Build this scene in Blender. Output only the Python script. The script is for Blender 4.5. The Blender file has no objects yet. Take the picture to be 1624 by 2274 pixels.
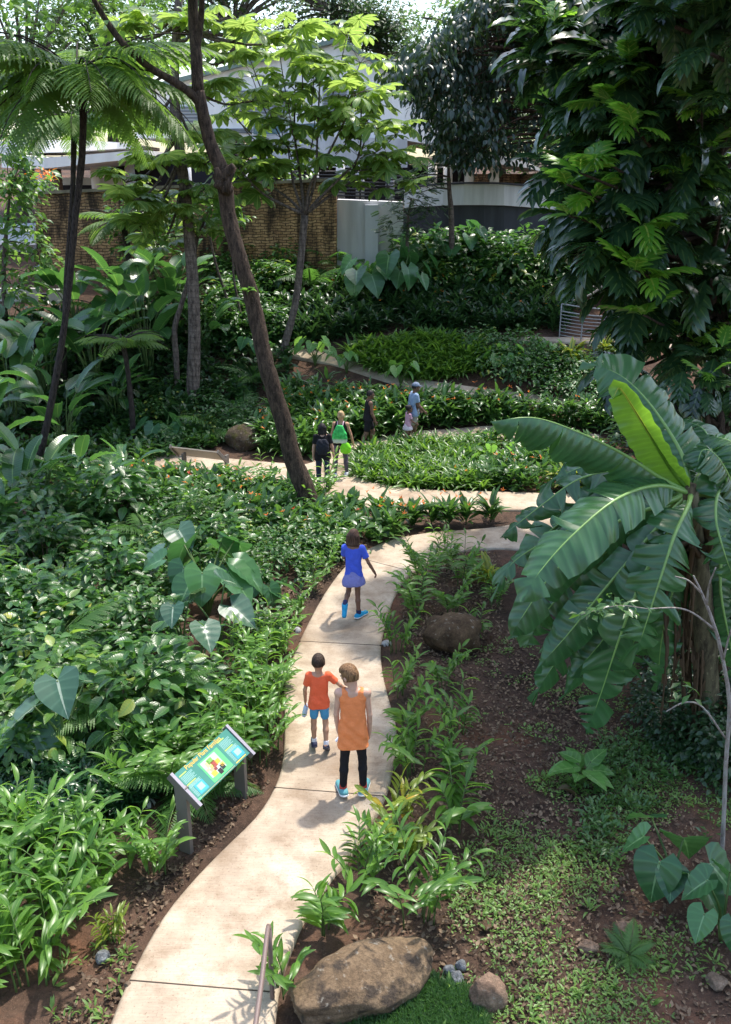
import bpy, math, random
import numpy as np
from mathutils import Vector
SC = bpy.context.scene
COL = SC.collection
RNG = np.random.default_rng(7)
random.seed(7)
R = math.radians
# ------------------------------------------------------------------ camera model (overview pixels 1624 x 2274)
CH, PITCH, FO, CX, CY = 6.8, R(20.0), 2030.0, 812.0, 1137.0
CAMP = np.array([0.0, 0.0, CH])
FW = np.array([0, math.cos(PITCH), -math.sin(PITCH)])
UPV = np.array([0, math.sin(PITCH), math.cos(PITCH)])
def ray(px, py):
    return FW + np.array([1.0, 0, 0])*(px-CX)/FO + UPV*(CY-py)/FO
def at(px, py, Y):
    d = ray(px, py); return CAMP + d*(Y/d[1])
_py = np.array([-50, 0, 22, 24, 26, 28, 30, 33, 36, 45, 80, 140, 600.0])
_pz = np.array([0, 0, 0, .1, .6, 1.6, 2.4, 3.5, 4.25, 5.5, 8.5, 9.0, 9.0])
def gz(x, y):
    x = np.asarray(x, float); y = np.asarray(y, float)
    z = np.interp(y, _py, _pz)
    z = z + 0.05*np.clip(x-3.2, 0, 6)*np.clip((19-y)/8, 0, 1)
    return z
def ground(px, py, up=0.0):
    d = ray(px, py); t = 4.0
    p = CAMP + d*t
    for i in range(4000):
        p = CAMP + d*t
        if p[2] <= gz(p[0], p[1]) + up: break
        t += 0.02
    p[2] = gz(p[0], p[1]); return p
# ------------------------------------------------------------------ objects
def tag(o, label=None, cat=None, group=None, kind=None):
    if label: o['label'] = label
    if cat: o['category'] = cat
    if group: o['group'] = group
    if kind: o['kind'] = kind
    return o
def thing(name, label, cat, loc=(0, 0, 0), rz=0.0, group=None, scale=1.0):
    o = bpy.data.objects.new(name, None); COL.objects.link(o)
    o.empty_display_size = 0.1
    o.location = tuple(float(v) for v in loc); o.rotation_euler = (0, 0, rz); o.scale = (scale,)*3
    return tag(o, label, cat, group)
def link(name, me, parent=None, mats=None):
    o = bpy.data.objects.new(name, me); COL.objects.link(o)
    if parent is not None: o.parent = parent
    return o
class Mesh:
    """collects quads from numpy templates; builds one mesh"""
    def __init__(s): s.V=[]; s.F=[]; s.U=[]; s.Rr=[]; s.M=[]; s.n=0
    def raw(s, V, F, U=None, r=0.5, mi=0):
        V = np.asarray(V, float).reshape(-1, 3); F = np.asarray(F, int).reshape(-1, 4)
        s.V.append(V); s.F.append(F+s.n); s.n += len(V)
        s.U.append(np.zeros((len(V), 2)) if U is None else np.asarray(U, float))
        s.Rr.append(np.full(len(V), float(r)) if np.isscalar(r) else np.asarray(r, float)); s.M.append(np.full(len(F), mi, int))
    def add(s, tpl, Mx, T, r=None, mi=0):
        V, F, U = tpl; Mx = np.asarray(Mx, float); T = np.asarray(T, float)
        Mx = Mx.reshape(-1, 3, 3); T = T.reshape(-1, 3)
        n = len(Mx)
        if n == 0: return
        if r is None: r = RNG.random(n)
        r = np.broadcast_to(np.asarray(r, float), (n,))
        W = np.einsum('nij,vj->nvi', Mx, V) + T[:, None, :]
        nv = len(V)
        FF = F[None] + (np.arange(n)*nv)[:, None, None] + s.n
        s.V.append(W.reshape(-1, 3)); s.F.append(FF.reshape(-1, 4)); s.n += n*nv
        s.U.append(np.tile(U, (n, 1))); s.Rr.append(np.repeat(r, nv)); s.M.append(np.full(n*len(F), mi, int))
    def tube(s, pts, rad, ns=8, noise=0.0, sub=4, mi=0, r=0.5):
        P = smooth(pts, sub); m = len(P)
        rr = np.interp(np.linspace(0, 1, m), np.linspace(0, 1, len(rad)), rad) if not np.isscalar(rad) else np.full(m, rad)
        T = np.gradient(P, axis=0); T /= np.linalg.norm(T, axis=1)[:, None]+1e-9
        ref = np.array([0.31, 0.9, 0.2]); 
        if abs(T[:, 1]).mean() > .8: ref = np.array([0.9, .1, .3])
        A = np.cross(T, ref); A /= np.linalg.norm(A, axis=1)[:, None]+1e-9; B = np.cross(T, A)
        an = np.linspace(0, 2*np.pi, ns, endpoint=False)
        rad2 = rr[:, None]*(1+noise*(RNG.random((m, ns))-.5)*2)
        V = P[:, None, :] + (A[:, None, :]*np.cos(an)[None, :, None] + B[:, None, :]*np.sin(an)[None, :, None])*rad2[..., None]
        V = V.reshape(-1, 3); F = []
        i = np.arange(m-1)[:, None]; j = np.arange(ns)[None, :]; k = (j+1) % ns
        F = np.stack([i*ns+j+0*k, i*ns+k, (i+1)*ns+k, (i+1)*ns+j+0*k], -1).reshape(-1, 4)
        L = np.concatenate([[0], np.cumsum(np.linalg.norm(np.diff(P, axis=0), axis=1))])
        U = np.stack([np.tile(np.arange(ns)/ns, m), np.repeat(L, ns)], -1)
        n0 = len(V); V = np.vstack([V, P[:1], P[-1:]]); U = np.vstack([U, [[0, 0], [0, L[-1]]]])
        caps = [[n0, (2*q+2) % ns, (2*q+1) % ns, (2*q) % ns] for q in range(ns//2)] + [[n0+1, (m-1)*ns+(2*q) % ns, (m-1)*ns+(2*q+1) % ns, (m-1)*ns+(2*q+2) % ns] for q in range(ns//2)]
        F = np.vstack([F, caps])
        s.raw(V, F, U, r, mi)
    def box(s, c, size, rot=None, mi=0, r=.5):
        v = np.array([[x, y, z] for x in (-.5, .5) for y in (-.5, .5) for z in (-.5, .5)])*np.asarray(size, float)
        if rot is not None: v = v @ np.asarray(rot).T
        F = [[0, 1, 3, 2], [4, 6, 7, 5], [0, 4, 5, 1], [2, 3, 7, 6], [0, 2, 6, 4], [1, 5, 7, 3]]
        s.raw(v+np.asarray(c, float), F, None, r, mi)
    def prism(s, base, top, mi=0, r=.5):
        """hull between two 4-corner rings (each CCW)"""
        V = np.vstack([base, top])
        F = [[3, 2, 1, 0], [4, 5, 6, 7], [0, 1, 5, 4], [1, 2, 6, 5], [2, 3, 7, 6], [3, 0, 4, 7]]
        s.raw(V, F, None, r, mi)
    def build(s, name, mats, parent=None, origin=None, flat=False, bevel=0.0):
        V = np.vstack(s.V); F = np.vstack(s.F); U = np.vstack(s.U); Rr = np.concatenate(s.Rr); M = np.concatenate(s.M)
        if origin is None:
            origin = np.array(parent.location) if parent is not None else np.zeros(3)
            q = parent
            while q is not None and q.parent is not None:
                q = q.parent; origin = origin + np.array(q.location)
        V = V - np.asarray(origin, float)
        me = bpy.data.meshes.new(name)
        me.vertices.add(len(V)); me.vertices.foreach_set('co', V.astype(np.float32).ravel())
        me.loops.add(F.size); me.loops.foreach_set('vertex_index', F.astype(np.int32).ravel())
        me.polygons.add(len(F)); me.polygons.foreach_set('loop_start', (np.arange(len(F))*4).astype(np.int32))
        me.polygons.foreach_set('material_index', M.astype(np.int32))
        me.polygons.foreach_set('use_smooth', np.full(len(F), not flat))
        uv = me.uv_layers.new(name='UVMap'); uv.data.foreach_set('uv', U[F.ravel()].astype(np.float32).ravel())
        at_ = me.attributes.new('lr', 'FLOAT', 'POINT'); at_.data.foreach_set('value', Rr.astype(np.float32))
        me.update(calc_edges=True); me.validate()
        for m in (mats if isinstance(mats, (list, tuple)) else [mats]): me.materials.append(m)
        o = link(name, me, parent)
        if parent is None and origin is not None: o.location = tuple(float(q) for q in origin)
        if bevel:
            b = o.modifiers.new('bevel', 'BEVEL'); b.width = bevel; b.segments = 2; b.limit_method = 'ANGLE'
        return o
def smooth(pts, sub=4):
    P = np.asarray(pts, float)
    if len(P) < 3 or sub <= 1:
        if sub <= 1: return P
        return np.array([P[0]+(P[-1]-P[0])*t for t in np.linspace(0, 1, sub+1)])
    Q = np.vstack([2*P[0]-P[1], P, 2*P[-1]-P[-2]]); out = []
    for i in range(1, len(Q)-2):
        a, b, c, d = Q[i-1], Q[i], Q[i+1], Q[i+2]
        for t in np.arange(sub)/sub:
            out.append(.5*((2*b)+(c-a)*t+(2*a-5*b+4*c-d)*t*t+(3*b-a-3*c+d)*t**3))
    out.append(P[-1]); return np.array(out)
def orient(az, pitch, roll=0.0, s=1.0):
    """columns: leaf side, leaf axis, leaf normal. az measured from +Y clockwise (towards +X)"""
    az, pitch, roll, s = np.broadcast_arrays(*[np.atleast_1d(np.asarray(a, float)) for a in (az, pitch, roll, s)])
    y = np.stack([np.sin(az)*np.cos(pitch), np.cos(az)*np.cos(pitch), np.sin(pitch)], -1)
    x = np.stack([np.cos(az), -np.sin(az), 0*az], -1)
    n = np.cross(x, y)
    c, q = np.cos(roll)[:, None], np.sin(roll)[:, None]
    x2 = x*c + n*q; n2 = -x*q + n*c
    return np.stack([x2, y, n2], -1)*s[:, None, None]
def basis(y, nh):
    y = np.atleast_2d(y)/ (np.linalg.norm(np.atleast_2d(y), axis=-1, keepdims=True)+1e-9)
    nh = np.broadcast_to(np.asarray(nh, float), y.shape)
    x = np.cross(y, nh); x /= np.linalg.norm(x, axis=-1, keepdims=True)+1e-9
    return np.stack([x, y, np.cross(x, y)], -1)
def inpoly(x, y, poly):
    poly = np.asarray(poly); r = np.zeros(len(x), bool); j = len(poly)-1
    for i in range(len(poly)):
        xi, yi = poly[i]; xj, yj = poly[j]
        c = ((yi > y) != (yj > y)) & (x < (xj-xi)*(y-yi)/(yj-yi+1e-12)+xi)
        r ^= c; j = i
    return r
def scatter(pxpoly, n, mind=0.0):
    W = np.array([ground(*p)[:2] for p in pxpoly])
    lo, hi = W.min(0), W.max(0); out = np.zeros((0, 2)); 
    while len(out) < n:
        q = lo + RNG.random((n*3, 2))*(hi-lo); q = q[inpoly(q[:, 0], q[:, 1], W)]
        out = np.vstack([out, q])
        if len(q) == 0: break
    out = out[:n]
    if mind > 0:
        keep = []
        for p in out:
            if all((p[0]-k[0])**2+(p[1]-k[1])**2 > mind*mind for k in keep): keep.append(p)
        out = np.array(keep)
    return np.column_stack([out, gz(out[:, 0], out[:, 1])])
# ------------------------------------------------------------------ leaf templates (unit length along +Y)
def prof(kind):
    if kind == 'lance': return lambda t: np.sin(np.pi*np.clip(t, 0, 1)**.75)**.85*.99+.01
    if kind == 'ovate': return lambda t: np.interp(t, [0, .08, .25, .4, .6, .8, .93, 1], [.06, .5, .95, 1, .82, .45, .15, .01])
    if kind == 'strap': return lambda t: np.interp(t, [0, .1, .4, .75, .92, 1], [.45, .8, 1, .8, .4, .03])
    if kind == 'paddle': return lambda t: np.interp(t, [0, .06, .2, .5, .8, .93, 1], [.1, .55, .9, 1, .8, .45, .05])
    if kind == 'lobe': return lambda t: np.interp(t, [0, .2, .45, .7, .88, 1], [.16, .34, .8, 1, .75, .15])
    if kind == 'heart': return lambda t: np.interp(t, [0, .06, .2, .35, .55, .75, .9, 1], [.42, .78, .98, 1, .82, .5, .2, .01])
def blade(n, kind, W, bend=.4, fold=.25, cols=3, ripple=0.0, freq=22, notch=0.0, bexp=1.2):
    t = np.linspace(0, 1, n+1); w = prof(kind)(t)*W
    th = -bend*t**bexp; dy = np.cos(th); dz = np.sin(th)
    y = np.concatenate([[0], np.cumsum((dy[1:]+dy[:-1])/2)/n]); z = np.concatenate([[0], np.cumsum((dz[1:]+dz[:-1])/2)/n])
    us = np.linspace(-1, 1, cols); V = []; U = []
    for i in range(n+1):
        for u in us:
            off = abs(u)*w[i]*math.sin(fold) + ripple*math.sin(freq*t[i]+(0 if u > 0 else 1.7))*abs(u)*w[i]
            yy, zz = y[i], z[i]
            if notch and t[i] < notch: yy = yy + (notch-t[i])*(1-abs(u))*.9
            V.append((u*w[i]*math.cos(fold), yy-off*math.sin(th[i]), zz+off*math.cos(th[i]))); U.append(((u+1)/2, t[i]))
    F = [[i*cols+j, i*cols+j+1, (i+1)*cols+j+1, (i+1)*cols+j] for i in range(n) for j in range(cols-1)]
    return np.array(V), np.array(F), np.array(U)
def merge(tpls):
    V, F, U, n = [], [], [], 0
    for v, f, u in tpls: V.append(v); F.append(f+n); U.append(u); n += len(v)
    return np.vstack(V), np.vstack(F), np.vstack(U)
def xform(tpl, M, T=(0, 0, 0)):
    return tpl[0] @ np.asarray(M).T + np.asarray(T, float), tpl[1], tpl[2]
LANCE = [blade(6, 'lance', .12, b, .3) for b in (.5, .9, 1.3)]
LANCES = [blade(3, 'lance', .13, b, .3) for b in (.4, .9)]
OVATE = [blade(5, 'ovate', .27, b, .28) for b in (.4, .9)]
OVATES = [blade(2, 'ovate', .26, .5, .3)]
STRAP = [blade(5, 'strap', .06, b, .35) for b in (.8, 1.3, 1.9)]
PADDLE = [blade(12, 'paddle', .21, b, .3, 5, .06, 40) for b in (.5, .9, 1.3)]
HEART = [blade(10, 'heart', .42, b, .22, 7, .05, 30, notch=.25) for b in (.35, .7)]
def palmate(nl=9, drop=.5):
    T = []
    for i in range(nl):
        a = 2*np.pi*(i+.5)/nl*.93+.22; 
        M = orient(a, -.12, 0)[0]; s = .55+.45*abs(math.cos(a/2))**.6
        T.append(xform(blade(5, 'lobe', .2, drop, .12), M*s))
    return merge(T)
PALM = [palmate(9, .5), palmate(9, .9), palmate(10, .25)]
def pinnalobed(bend=.6):
    """breadfruit-like leaf: a blade cut into paired forward lobes"""
    mid = blade(8, 'ovate', .15, bend, .1); T = [mid]
    t = np.linspace(0, 1, 9); th = -bend*t**1.2
    y = np.concatenate([[0], np.cumsum((np.cos(th)[1:]+np.cos(th)[:-1])/2)/8]); z = np.concatenate([[0], np.cumsum((np.sin(th)[1:]+np.sin(th)[:-1])/2)/8])
    for i, tt in enumerate((.15, .32, .48, .64, .79)):
        yy, zz = np.interp(tt, t, y), np.interp(tt, t, z); L = (.34, .45, .5, .44, .32)[i]
        for s in (-1, 1):
            M = orient(s*(1.05-.1*i), np.interp(tt, t, th)*.8+.08, 0)[0]
            T.append(xform(blade(5, 'ovate', .21, .55, .18), M*L, (0, yy-.02, zz)))
    return merge(T)
BREAD = [pinnalobed(b) for b in (.4, .9, 1.3)]
def jag(w_, b_):
    v, f, u = blade(18, 'lance', w_, b_, .2); v = v.copy()
    for r in range(1, 18, 2): v[r*3, 0] *= .3; v[r*3+2, 0] *= .3
    return v, f, u
PINNA = [jag(w_, b_) for w_, b_ in ((.095, .35), (.085, .6), (.10, .9))]
def frond(npair=24, npin=10, bend=1.1, L=1.0, W=.3):
    """fern frond along +Y: rachis with pinnae cut into pinnules"""
    t = np.linspace(0, 1, 40); th = -bend*t**1.1+.25
    y = np.concatenate([[0], np.cumsum(np.cos(th)[1:])/39]); z = np.concatenate([[0], np.cumsum(np.sin(th)[1:])/39])
    q = []; T = []
    for i in range(npair):
        tt = .1+.9*i/(npair-1); yy, zz, ang = np.interp(tt, t, y), np.interp(tt, t, z), np.interp(tt, t, th)
        Lp = W*math.sin(np.pi*(.12+.86*tt)**.8)**.8*1.0+.015
        for s in (-1, 1):
            Mp = orient(s*(1.25-.35*tt), ang*.5-.18+.1*(RNG.random()-.5), 0)[0]
            T.append(xform(PINNA[(i+(s > 0)) % 3], Mp*Lp*(.92+.16*RNG.random()), (0, yy, zz)))
    return merge(T)
FROND = frond(40, 0, 1.05, 1.0, .27)
FRONDS = frond(30, 0, 1.0, 1.0, .28)
def pinnate(npair=9, bend=.5):
    T = []; t = np.linspace(0, 1, 20); th = -bend*t; y = np.cumsum(np.cos(th))/20; z = np.cumsum(np.sin(th))/20
    for i in range(npair):
        tt = .15+.8*i/npair
        for s in (-1, 1):
            M = orient(s*1.05, -.2, 0)[0]; T.append(xform(blade(2, 'ovate', .22, .4, .2), M*.25*(1-.4*abs(tt-.4)), (0, np.interp(tt, t, y), np.interp(tt, t, z))))
    return merge(T)
PINN = pinnate()
# ------------------------------------------------------------------ materials
class NT:
    def __init__(s, name):
        s.m = bpy.data.materials.new(name); s.m.use_nodes = True; s.t = s.m.node_tree; s.t.nodes.clear()
        s.out = s.n('ShaderNodeOutputMaterial')
    def n(s, typ, **kw):
        q = s.t.nodes.new(typ)
        for k, v in kw.items():
            if k in q.inputs: q.inputs[k].default_value = v
            else: setattr(q, k, v)
        return q
    def l(s, a, b): s.t.links.new(a, b)
    def ramp(s, fac, stops):
        r = s.n('ShaderNodeValToRGB'); e = r.color_ramp.elements
        while len(e) < len(stops): e.new(.5)
        for q, (p, c) in zip(e, stops): q.position = p; q.color = tuple(c)+(1,) if len(c) == 3 else c
        s.l(fac, r.inputs[0]); return r.outputs[0]
    def mix(s, fac, a, b, mode='MIX'):
        q = s.n('ShaderNodeMix', data_type='RGBA', blend_type=mode)
        for sock, v in ((q.inputs[0], fac), (q.inputs[6], a), (q.inputs[7], b)):
            if hasattr(v, 'is_linked') or hasattr(v, 'links'): s.l(v, sock)
            else: sock.default_value = v if np.isscalar(v) else tuple(v)+((1,) if len(v) == 3 else ())
        return q.outputs[2]
    def math(s, op, a, b=None, c=None):
        q = s.n('ShaderNodeMath', operation=op)
        for i, v in enumerate((a, b, c)):
            if v is None: continue
            if hasattr(v, 'links'): s.l(v, q.inputs[i])
            else: q.inputs[i].default_value = v
        return q.outputs[0]
    def noise(s, scale, detail=4, vec=None, rough=.55):
        q = s.n('ShaderNodeTexNoise', Scale=scale, Detail=detail, Roughness=rough)
        if vec is not None: s.l(vec, q.inputs['Vector'])
        return q.outputs['Fac']
    def obj(s): return s.n('ShaderNodeTexCoord').outputs['Object']
    def bump(s, h, strength=.4, dist=.02):
        b = s.n('ShaderNodeBump', Strength=strength, Distance=dist); s.l(h, b.inputs['Height']); return b.outputs[0]
    def princ(s, col, rough=.6, bump=None, spec=.4, **kw):
        p = s.n('ShaderNodeBsdfPrincipled', Roughness=rough)
        p.inputs['Specular IOR Level'].default_value = spec
        if hasattr(col, 'links'): s.l(col, p.inputs['Base Color'])
        else: p.inputs['Base Color'].default_value = tuple(col)+(1,)
        if hasattr(rough, 'links'): s.l(rough, p.inputs['Roughness'])
        if bump is not None: s.l(bump, p.inputs['Normal'])
        for k, v in kw.items(): p.inputs[k].default_value = v
        return p.outputs[0]
    def done(s, sh): s.l(sh, s.out.inputs[0]); return s.m
MC = {}
def plain(name, col, rough=.6, spec=.4, var=.12, scale=8.0, bumpd=.0, metallic=0.0):
    if name in MC: return MC[name]
    t = NT(name); v = t.obj(); n = t.noise(scale, 5, v)
    c = t.ramp(n, [(.3, [q*(1-var) for q in col]), (.7, [min(1, q*(1+var)) for q in col])])
    b = t.bump(t.noise(scale*6, 4, v), .35, bumpd) if bumpd else None
    MC[name] = t.done(t.princ(c, rough, b, spec, Metallic=metallic)); return MC[name]
def leafmat(name, dark, light, trans, tf=.35, rough=.38, spec=.5, vein=None, veinw=.035, lat=0.0, yellow=None, bumpd=.0):
    """leaf: colour varies leaf by leaf (attribute lr), pale midrib and side veins from the leaf's own UV, light passes through"""
    if name in MC: return MC[name]
    t = NT(name); a = t.n('ShaderNodeAttribute', attribute_name='lr'); r = a.outputs['Fac']
    info = t.n('ShaderNodeObjectInfo').outputs['Random']
    rr = t.math('MULTIPLY_ADD', info, .3, t.math('MULTIPLY', r, .75))
    stops = [(0.0, dark), (.8, light)]
    if yellow: stops = [(0.0, dark), (.9, light), (1.0, yellow)]
    c = t.ramp(rr, stops)
    nz = t.noise(3.0, 3, t.obj()); c = t.mix(.5, c, t.ramp(nz, [(.3, (.55, .6, .6)), (.7, (1, 1, .95))]), 'MULTIPLY')
    bump = None
    if vein is not None or lat:
        uv = t.n('ShaderNodeUVMap'); sp = t.n('ShaderNodeSeparateXYZ'); t.l(uv.outputs[0], sp.inputs[0])
        ax = t.math('ABSOLUTE', t.math('SUBTRACT', sp.outputs[0], .5))
        if lat:
            ph = t.math('SUBTRACT', t.math('MULTIPLY', sp.outputs[1], lat), t.math('MULTIPLY', ax, 9.0))
            wv = t.math('SINE', ph); bump = t.bump(wv, .25, .004 if not bumpd else bumpd)
            c = t.mix(t.math('MULTIPLY', t.math('POWER', t.math('MULTIPLY_ADD', wv, .5, .5), 6.0), .18), c, [min(1, q*1.8) for q in light])
        if vein is not None:
            mk = t.math('LESS_THAN', ax, veinw); c = t.mix(mk, c, vein)
    p = t.princ(c, rough, bump, spec)
    tr = t.n('ShaderNodeBsdfTranslucent'); tcol = t.mix(.55, trans, t.mix(1.0, c, (3.2, 3.2, 2.2), 'MULTIPLY')); t.l(tcol, tr.inputs[0])
    mx = t.n('ShaderNodeMixShader'); mx.inputs[0].default_value = tf; t.l(p, mx.inputs[1]); t.l(tr.outputs[0], mx.inputs[2])
    MC[name] = t.done(mx.outputs[0]); return MC[name]
def bark(name, dark, light, scale=6.0, lich=.0, rings=0.0, bumpd=.06):
    if name in MC: return MC[name]
    t = NT(name); v = t.obj(); mp = t.n('ShaderNodeMapping'); mp.inputs['Scale'].default_value = (1, 1, .25); t.l(v, mp.inputs[0])
    n = t.noise(scale*2.2, 10, mp.outputs[0], .72); c = t.ramp(n, [(.38, dark), (.60, light)]); c = t.mix(t.ramp(t.noise(scale*4, 6, v, .7), [(.60, (0,)*3), (.68, (.8,)*3)]), c, [min(.6, q*2.4) for q in light])
    h = n
    if rings:
        uv = t.n('ShaderNodeUVMap'); sp = t.n('ShaderNodeSeparateXYZ'); t.l(uv.outputs[0], sp.inputs[0])
        w = t.math('SINE', t.math('MULTIPLY_ADD', n, 3.0, t.math('MULTIPLY', sp.outputs[1], rings)))
        h = t.math('MULTIPLY_ADD', w, .25, n); c = t.mix(t.math('MULTIPLY', t.math('GREATER_THAN', w, .75), .35), c, dark)
    if lich:
        l2 = t.noise(scale*.7, 6, v); c = t.mix(t.ramp(l2, [(.58-lich*.1, (0, 0, 0)), (.66, (.85,)*3)]), c, (.34, .35, .32))
    MC[name] = t.done(t.princ(c, .9, t.bump(h, .9, bumpd), .2)); return MC[name]
# ------------------------------------------------------------------ light and camera
SUND = np.array([.42, .50, 1.45]); SUND /= np.linalg.norm(SUND)
SUNEL = math.asin(SUND[2]); SUNAZ = math.atan2(SUND[0], SUND[1])
w = bpy.data.worlds.new("World"); SC.world = w; w.use_nodes = True
nt = w.node_tree; nt.nodes.clear()
sky = nt.nodes.new('ShaderNodeTexSky'); sky.sky_type = 'NISHITA'; sky.sun_disc = False
sky.sun_elevation = SUNEL; sky.sun_rotation = SUNAZ; sky.air_density = 1.2; sky.dust_density = 2.5
bg = nt.nodes.new('ShaderNodeBackground'); bg.inputs[1].default_value = .15
wo = nt.nodes.new('ShaderNodeOutputWorld'); nt.links.new(sky.outputs[0], bg.inputs[0]); nt.links.new(bg.outputs[0], wo.inputs[0])
sl = bpy.data.lights.new('sun', 'SUN'); sl.energy = 2.3; sl.angle = R(1.8); sl.color = (1, .95, .86)
so = bpy.data.objects.new('sun', sl); COL.objects.link(so)
so.rotation_euler = Vector(tuple(SUND)).to_track_quat('Z', 'Y').to_euler(); so.location = tuple(SUND*60)
cd = bpy.data.cameras.new('camera'); cam = bpy.data.objects.new('camera', cd); COL.objects.link(cam)
cam.location = (0, 0, CH); cam.rotation_euler = (R(90)-PITCH, 0, 0)
cd.sensor_fit = 'VERTICAL'; cd.sensor_height = 36.0; cd.lens = 36.0*FO/2274; cd.clip_end = 2000; cd.clip_start = .1
SC.camera = cam
SC.view_settings.view_transform = 'Standard'; SC.view_settings.look = 'None'; SC.view_settings.exposure = 1.47; SC.view_settings.gamma = 1
try:
    SC.cycles.max_bounces = 10; SC.cycles.transmission_bounces = 6; SC.cycles.diffuse_bounces = 5; SC.cycles.transparent_max_bounces = 8
    SC.cycles.use_denoising = True; SC.cycles.sample_clamp_indirect = 6
except Exception: pass
# ------------------------------------------------------------------ ground
def soilmat():
    t = NT('soil'); v = t.obj()
    c = t.ramp(t.noise(.55, 6, v, .6), [(.36, (.050, .033, .024)), (.54, (.095, .060, .042)), (.70, (.175, .085, .05))])
    f = t.noise(9, 8, v, .7); c = t.mix(.75, c, t.ramp(f, [(.3, (.35, .35, .35)), (.7, (1.25, 1.15, 1.1))]), 'MULTIPLY')
    g = t.n('ShaderNodeTexVoronoi', Scale=34.0); t.l(v, g.inputs['Vector'])
    c = t.mix(t.ramp(g.outputs['Distance'], [(.1, (.5,)*3), (.28, (0,)*3)]), c, (.16, .105, .075))
    h = t.math('ADD', f, t.math('MULTIPLY', t.noise(30, 6, v), .5))
    return t.done(t.princ(c, .95, t.bump(h, .9, .05), .2))
xs = np.concatenate([[-600, -300, -150, -80, -50, -38], np.arange(-30, -7, .5), np.arange(-7, 9, .11), np.arange(9, 30.1, .5), [38, 50, 80, 150, 300, 600]])
ys = np.concatenate([[-600, -200, -60, -20, -6], np.arange(0, 4, .5), np.arange(4, 24, .11), np.arange(24, 50, .4), np.arange(50, 90, 3), [100, 120, 140, 200, 350, 600]])
X, Y = np.meshgrid(xs, ys); Z = gz(X, Y)
nz_ = sum(a*np.sin(f1*X+p1+1.3*np.sin(f2*Y+p2))*np.sin(f3*Y+p3) for a, f1, f2, f3, p1, p2, p3 in ((.035, .9, .7, 1.1, 0, 1, 2), (.02, 2.6, 2.1, 3.1, 1, 2, .5), (.012, 6.1, 5, 7.7, 2, .3, 1.1), (.008, 13, 11, 15, .2, 1.3, .4)))
Z = Z + np.minimum(nz_, .03) - .02
m, n = X.shape; I = np.arange(m*n).reshape(m, n)
gm = Mesh(); gm.raw(np.stack([X, Y, Z], -1).reshape(-1, 3), np.stack([I[:-1, :-1], I[:-1, 1:], I[1:, 1:], I[1:, :-1]], -1).reshape(-1, 4))
tag(gm.build('ground', soilmat()), kind='structure')
# ------------------------------------------------------------------ concrete paths
def concmat():
    t = NT('tan_concrete'); v = t.obj()
    c = t.ramp(t.noise(.9, 6, v, .62), [(.34, (.29, .225, .165)), (.5, (.415, .335, .25)), (.66, (.49, .41, .32))])
    s = t.noise(2.4, 9, v, .72); c = t.mix(t.ramp(s, [(.46, (0,)*3), (.64, (.62,)*3)]), c, (.20, .135, .085))
    d = t.noise(42, 4, v, .7); c = t.mix(t.ramp(d, [(.57, (0,)*3), (.68, (.6,)*3)]), c, (.13, .085, .05))
    mp = t.n('ShaderNodeMapping'); mp.inputs['Scale'].default_value = (4, 60, 1); t.l(v, mp.inputs[0])
    br = t.noise(1.0, 3, mp.outputs[0]); c = t.mix(.35, c, t.ramp(br, [(.35, (.72,)*3), (.65, (1.1,)*3)]), 'MULTIPLY')
    return t.done(t.princ(c, .85, t.bump(t.math('ADD', br, d), .35, .006), .25))
CONC = concmat(); GROOVE = plain('dark_groove', (.07, .05, .035), .9)
def resample(P, n):
    P = np.asarray(P); L = np.concatenate([[0], np.cumsum(np.linalg.norm(np.diff(P, axis=0), axis=1))])
    s = np.linspace(0, L[-1], n); return np.stack([np.interp(s, L, P[:, k]) for k in range(P.shape[1])], -1)
def pathstrip(left, right, lift, name='path'):
    A = np.array([ground(*p)[:2] for p in left]); B = np.array([ground(*p)[:2] for p in right])
    nn = 90; A = resample(smooth(A, 5), nn); B = resample(smooth(B, 5), nn)
    kc = 9; f = np.array([0, .02, .06, .3, .5, .7, .94, .98, 1.0]); P = A[:, None]*(1-f)[None, :, None]+B[:, None]*f[None, :, None]
    z = gz(P[..., 0], P[..., 1])+.05+lift; z[:, 0] -= .02; z[:, -1] -= .02
    top = np.dstack([P, z]); lo = top[:, [-1, 0]].copy(); lo[..., 2] -= .22
    V = np.concatenate([top, lo], 1); kk = kc+2; idx = np.arange(nn*kk).reshape(nn, kk)
    order = list(range(kc))+[kc, kc+1, 0]; Fq = []
    for a, b in zip(order[:-1], order[1:]): Fq.append(np.stack([idx[:-1, a], idx[:-1, b], idx[1:, b], idx[1:, a]], -1))
    mm = Mesh(); mm.raw(V.reshape(-1, 3), np.vstack(Fq))
    return tag(mm.build(name, CONC), kind='structure'), A, B
PL = [(235, 2330), (250, 2274), (290, 2180), (360, 2052), (430, 1962), (500, 1890), (570, 1820), (610, 1757), (628, 1700), (633, 1620), (632, 1510), (645, 1480), (665, 1430), (690, 1380), (720, 1325), (760, 1270), (800, 1234), (850, 1209), (900, 1196), (960, 1187), (1050, 1180), (1120, 1172), (1200, 1155), (1290, 1130), (1400, 1105)]
PR = [(600, 2330), (612, 2274), (622, 2190), (650, 2105), (690, 2030), (740, 1955), (790, 1890), (838, 1810), (866, 1740), (880, 1660), (878, 1610), (864, 1560), (850, 1500), (846, 1445), (855, 1395), (874, 1335), (905, 1285), (960, 1250), (1030, 1228), (1100, 1222), (1170, 1224), (1240, 1205), (1300, 1180), (1400, 1150)]
pm, PA, PB = pathstrip(PL, PR, 0)
P2L = [(150, 1000), (300, 1006), (440, 1016), (600, 1030), (690, 1037), (775, 1058), (850, 1080), (950, 1092), (1050, 1095), (1150, 1098), (1330, 1103), (1420, 1105)]
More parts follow.
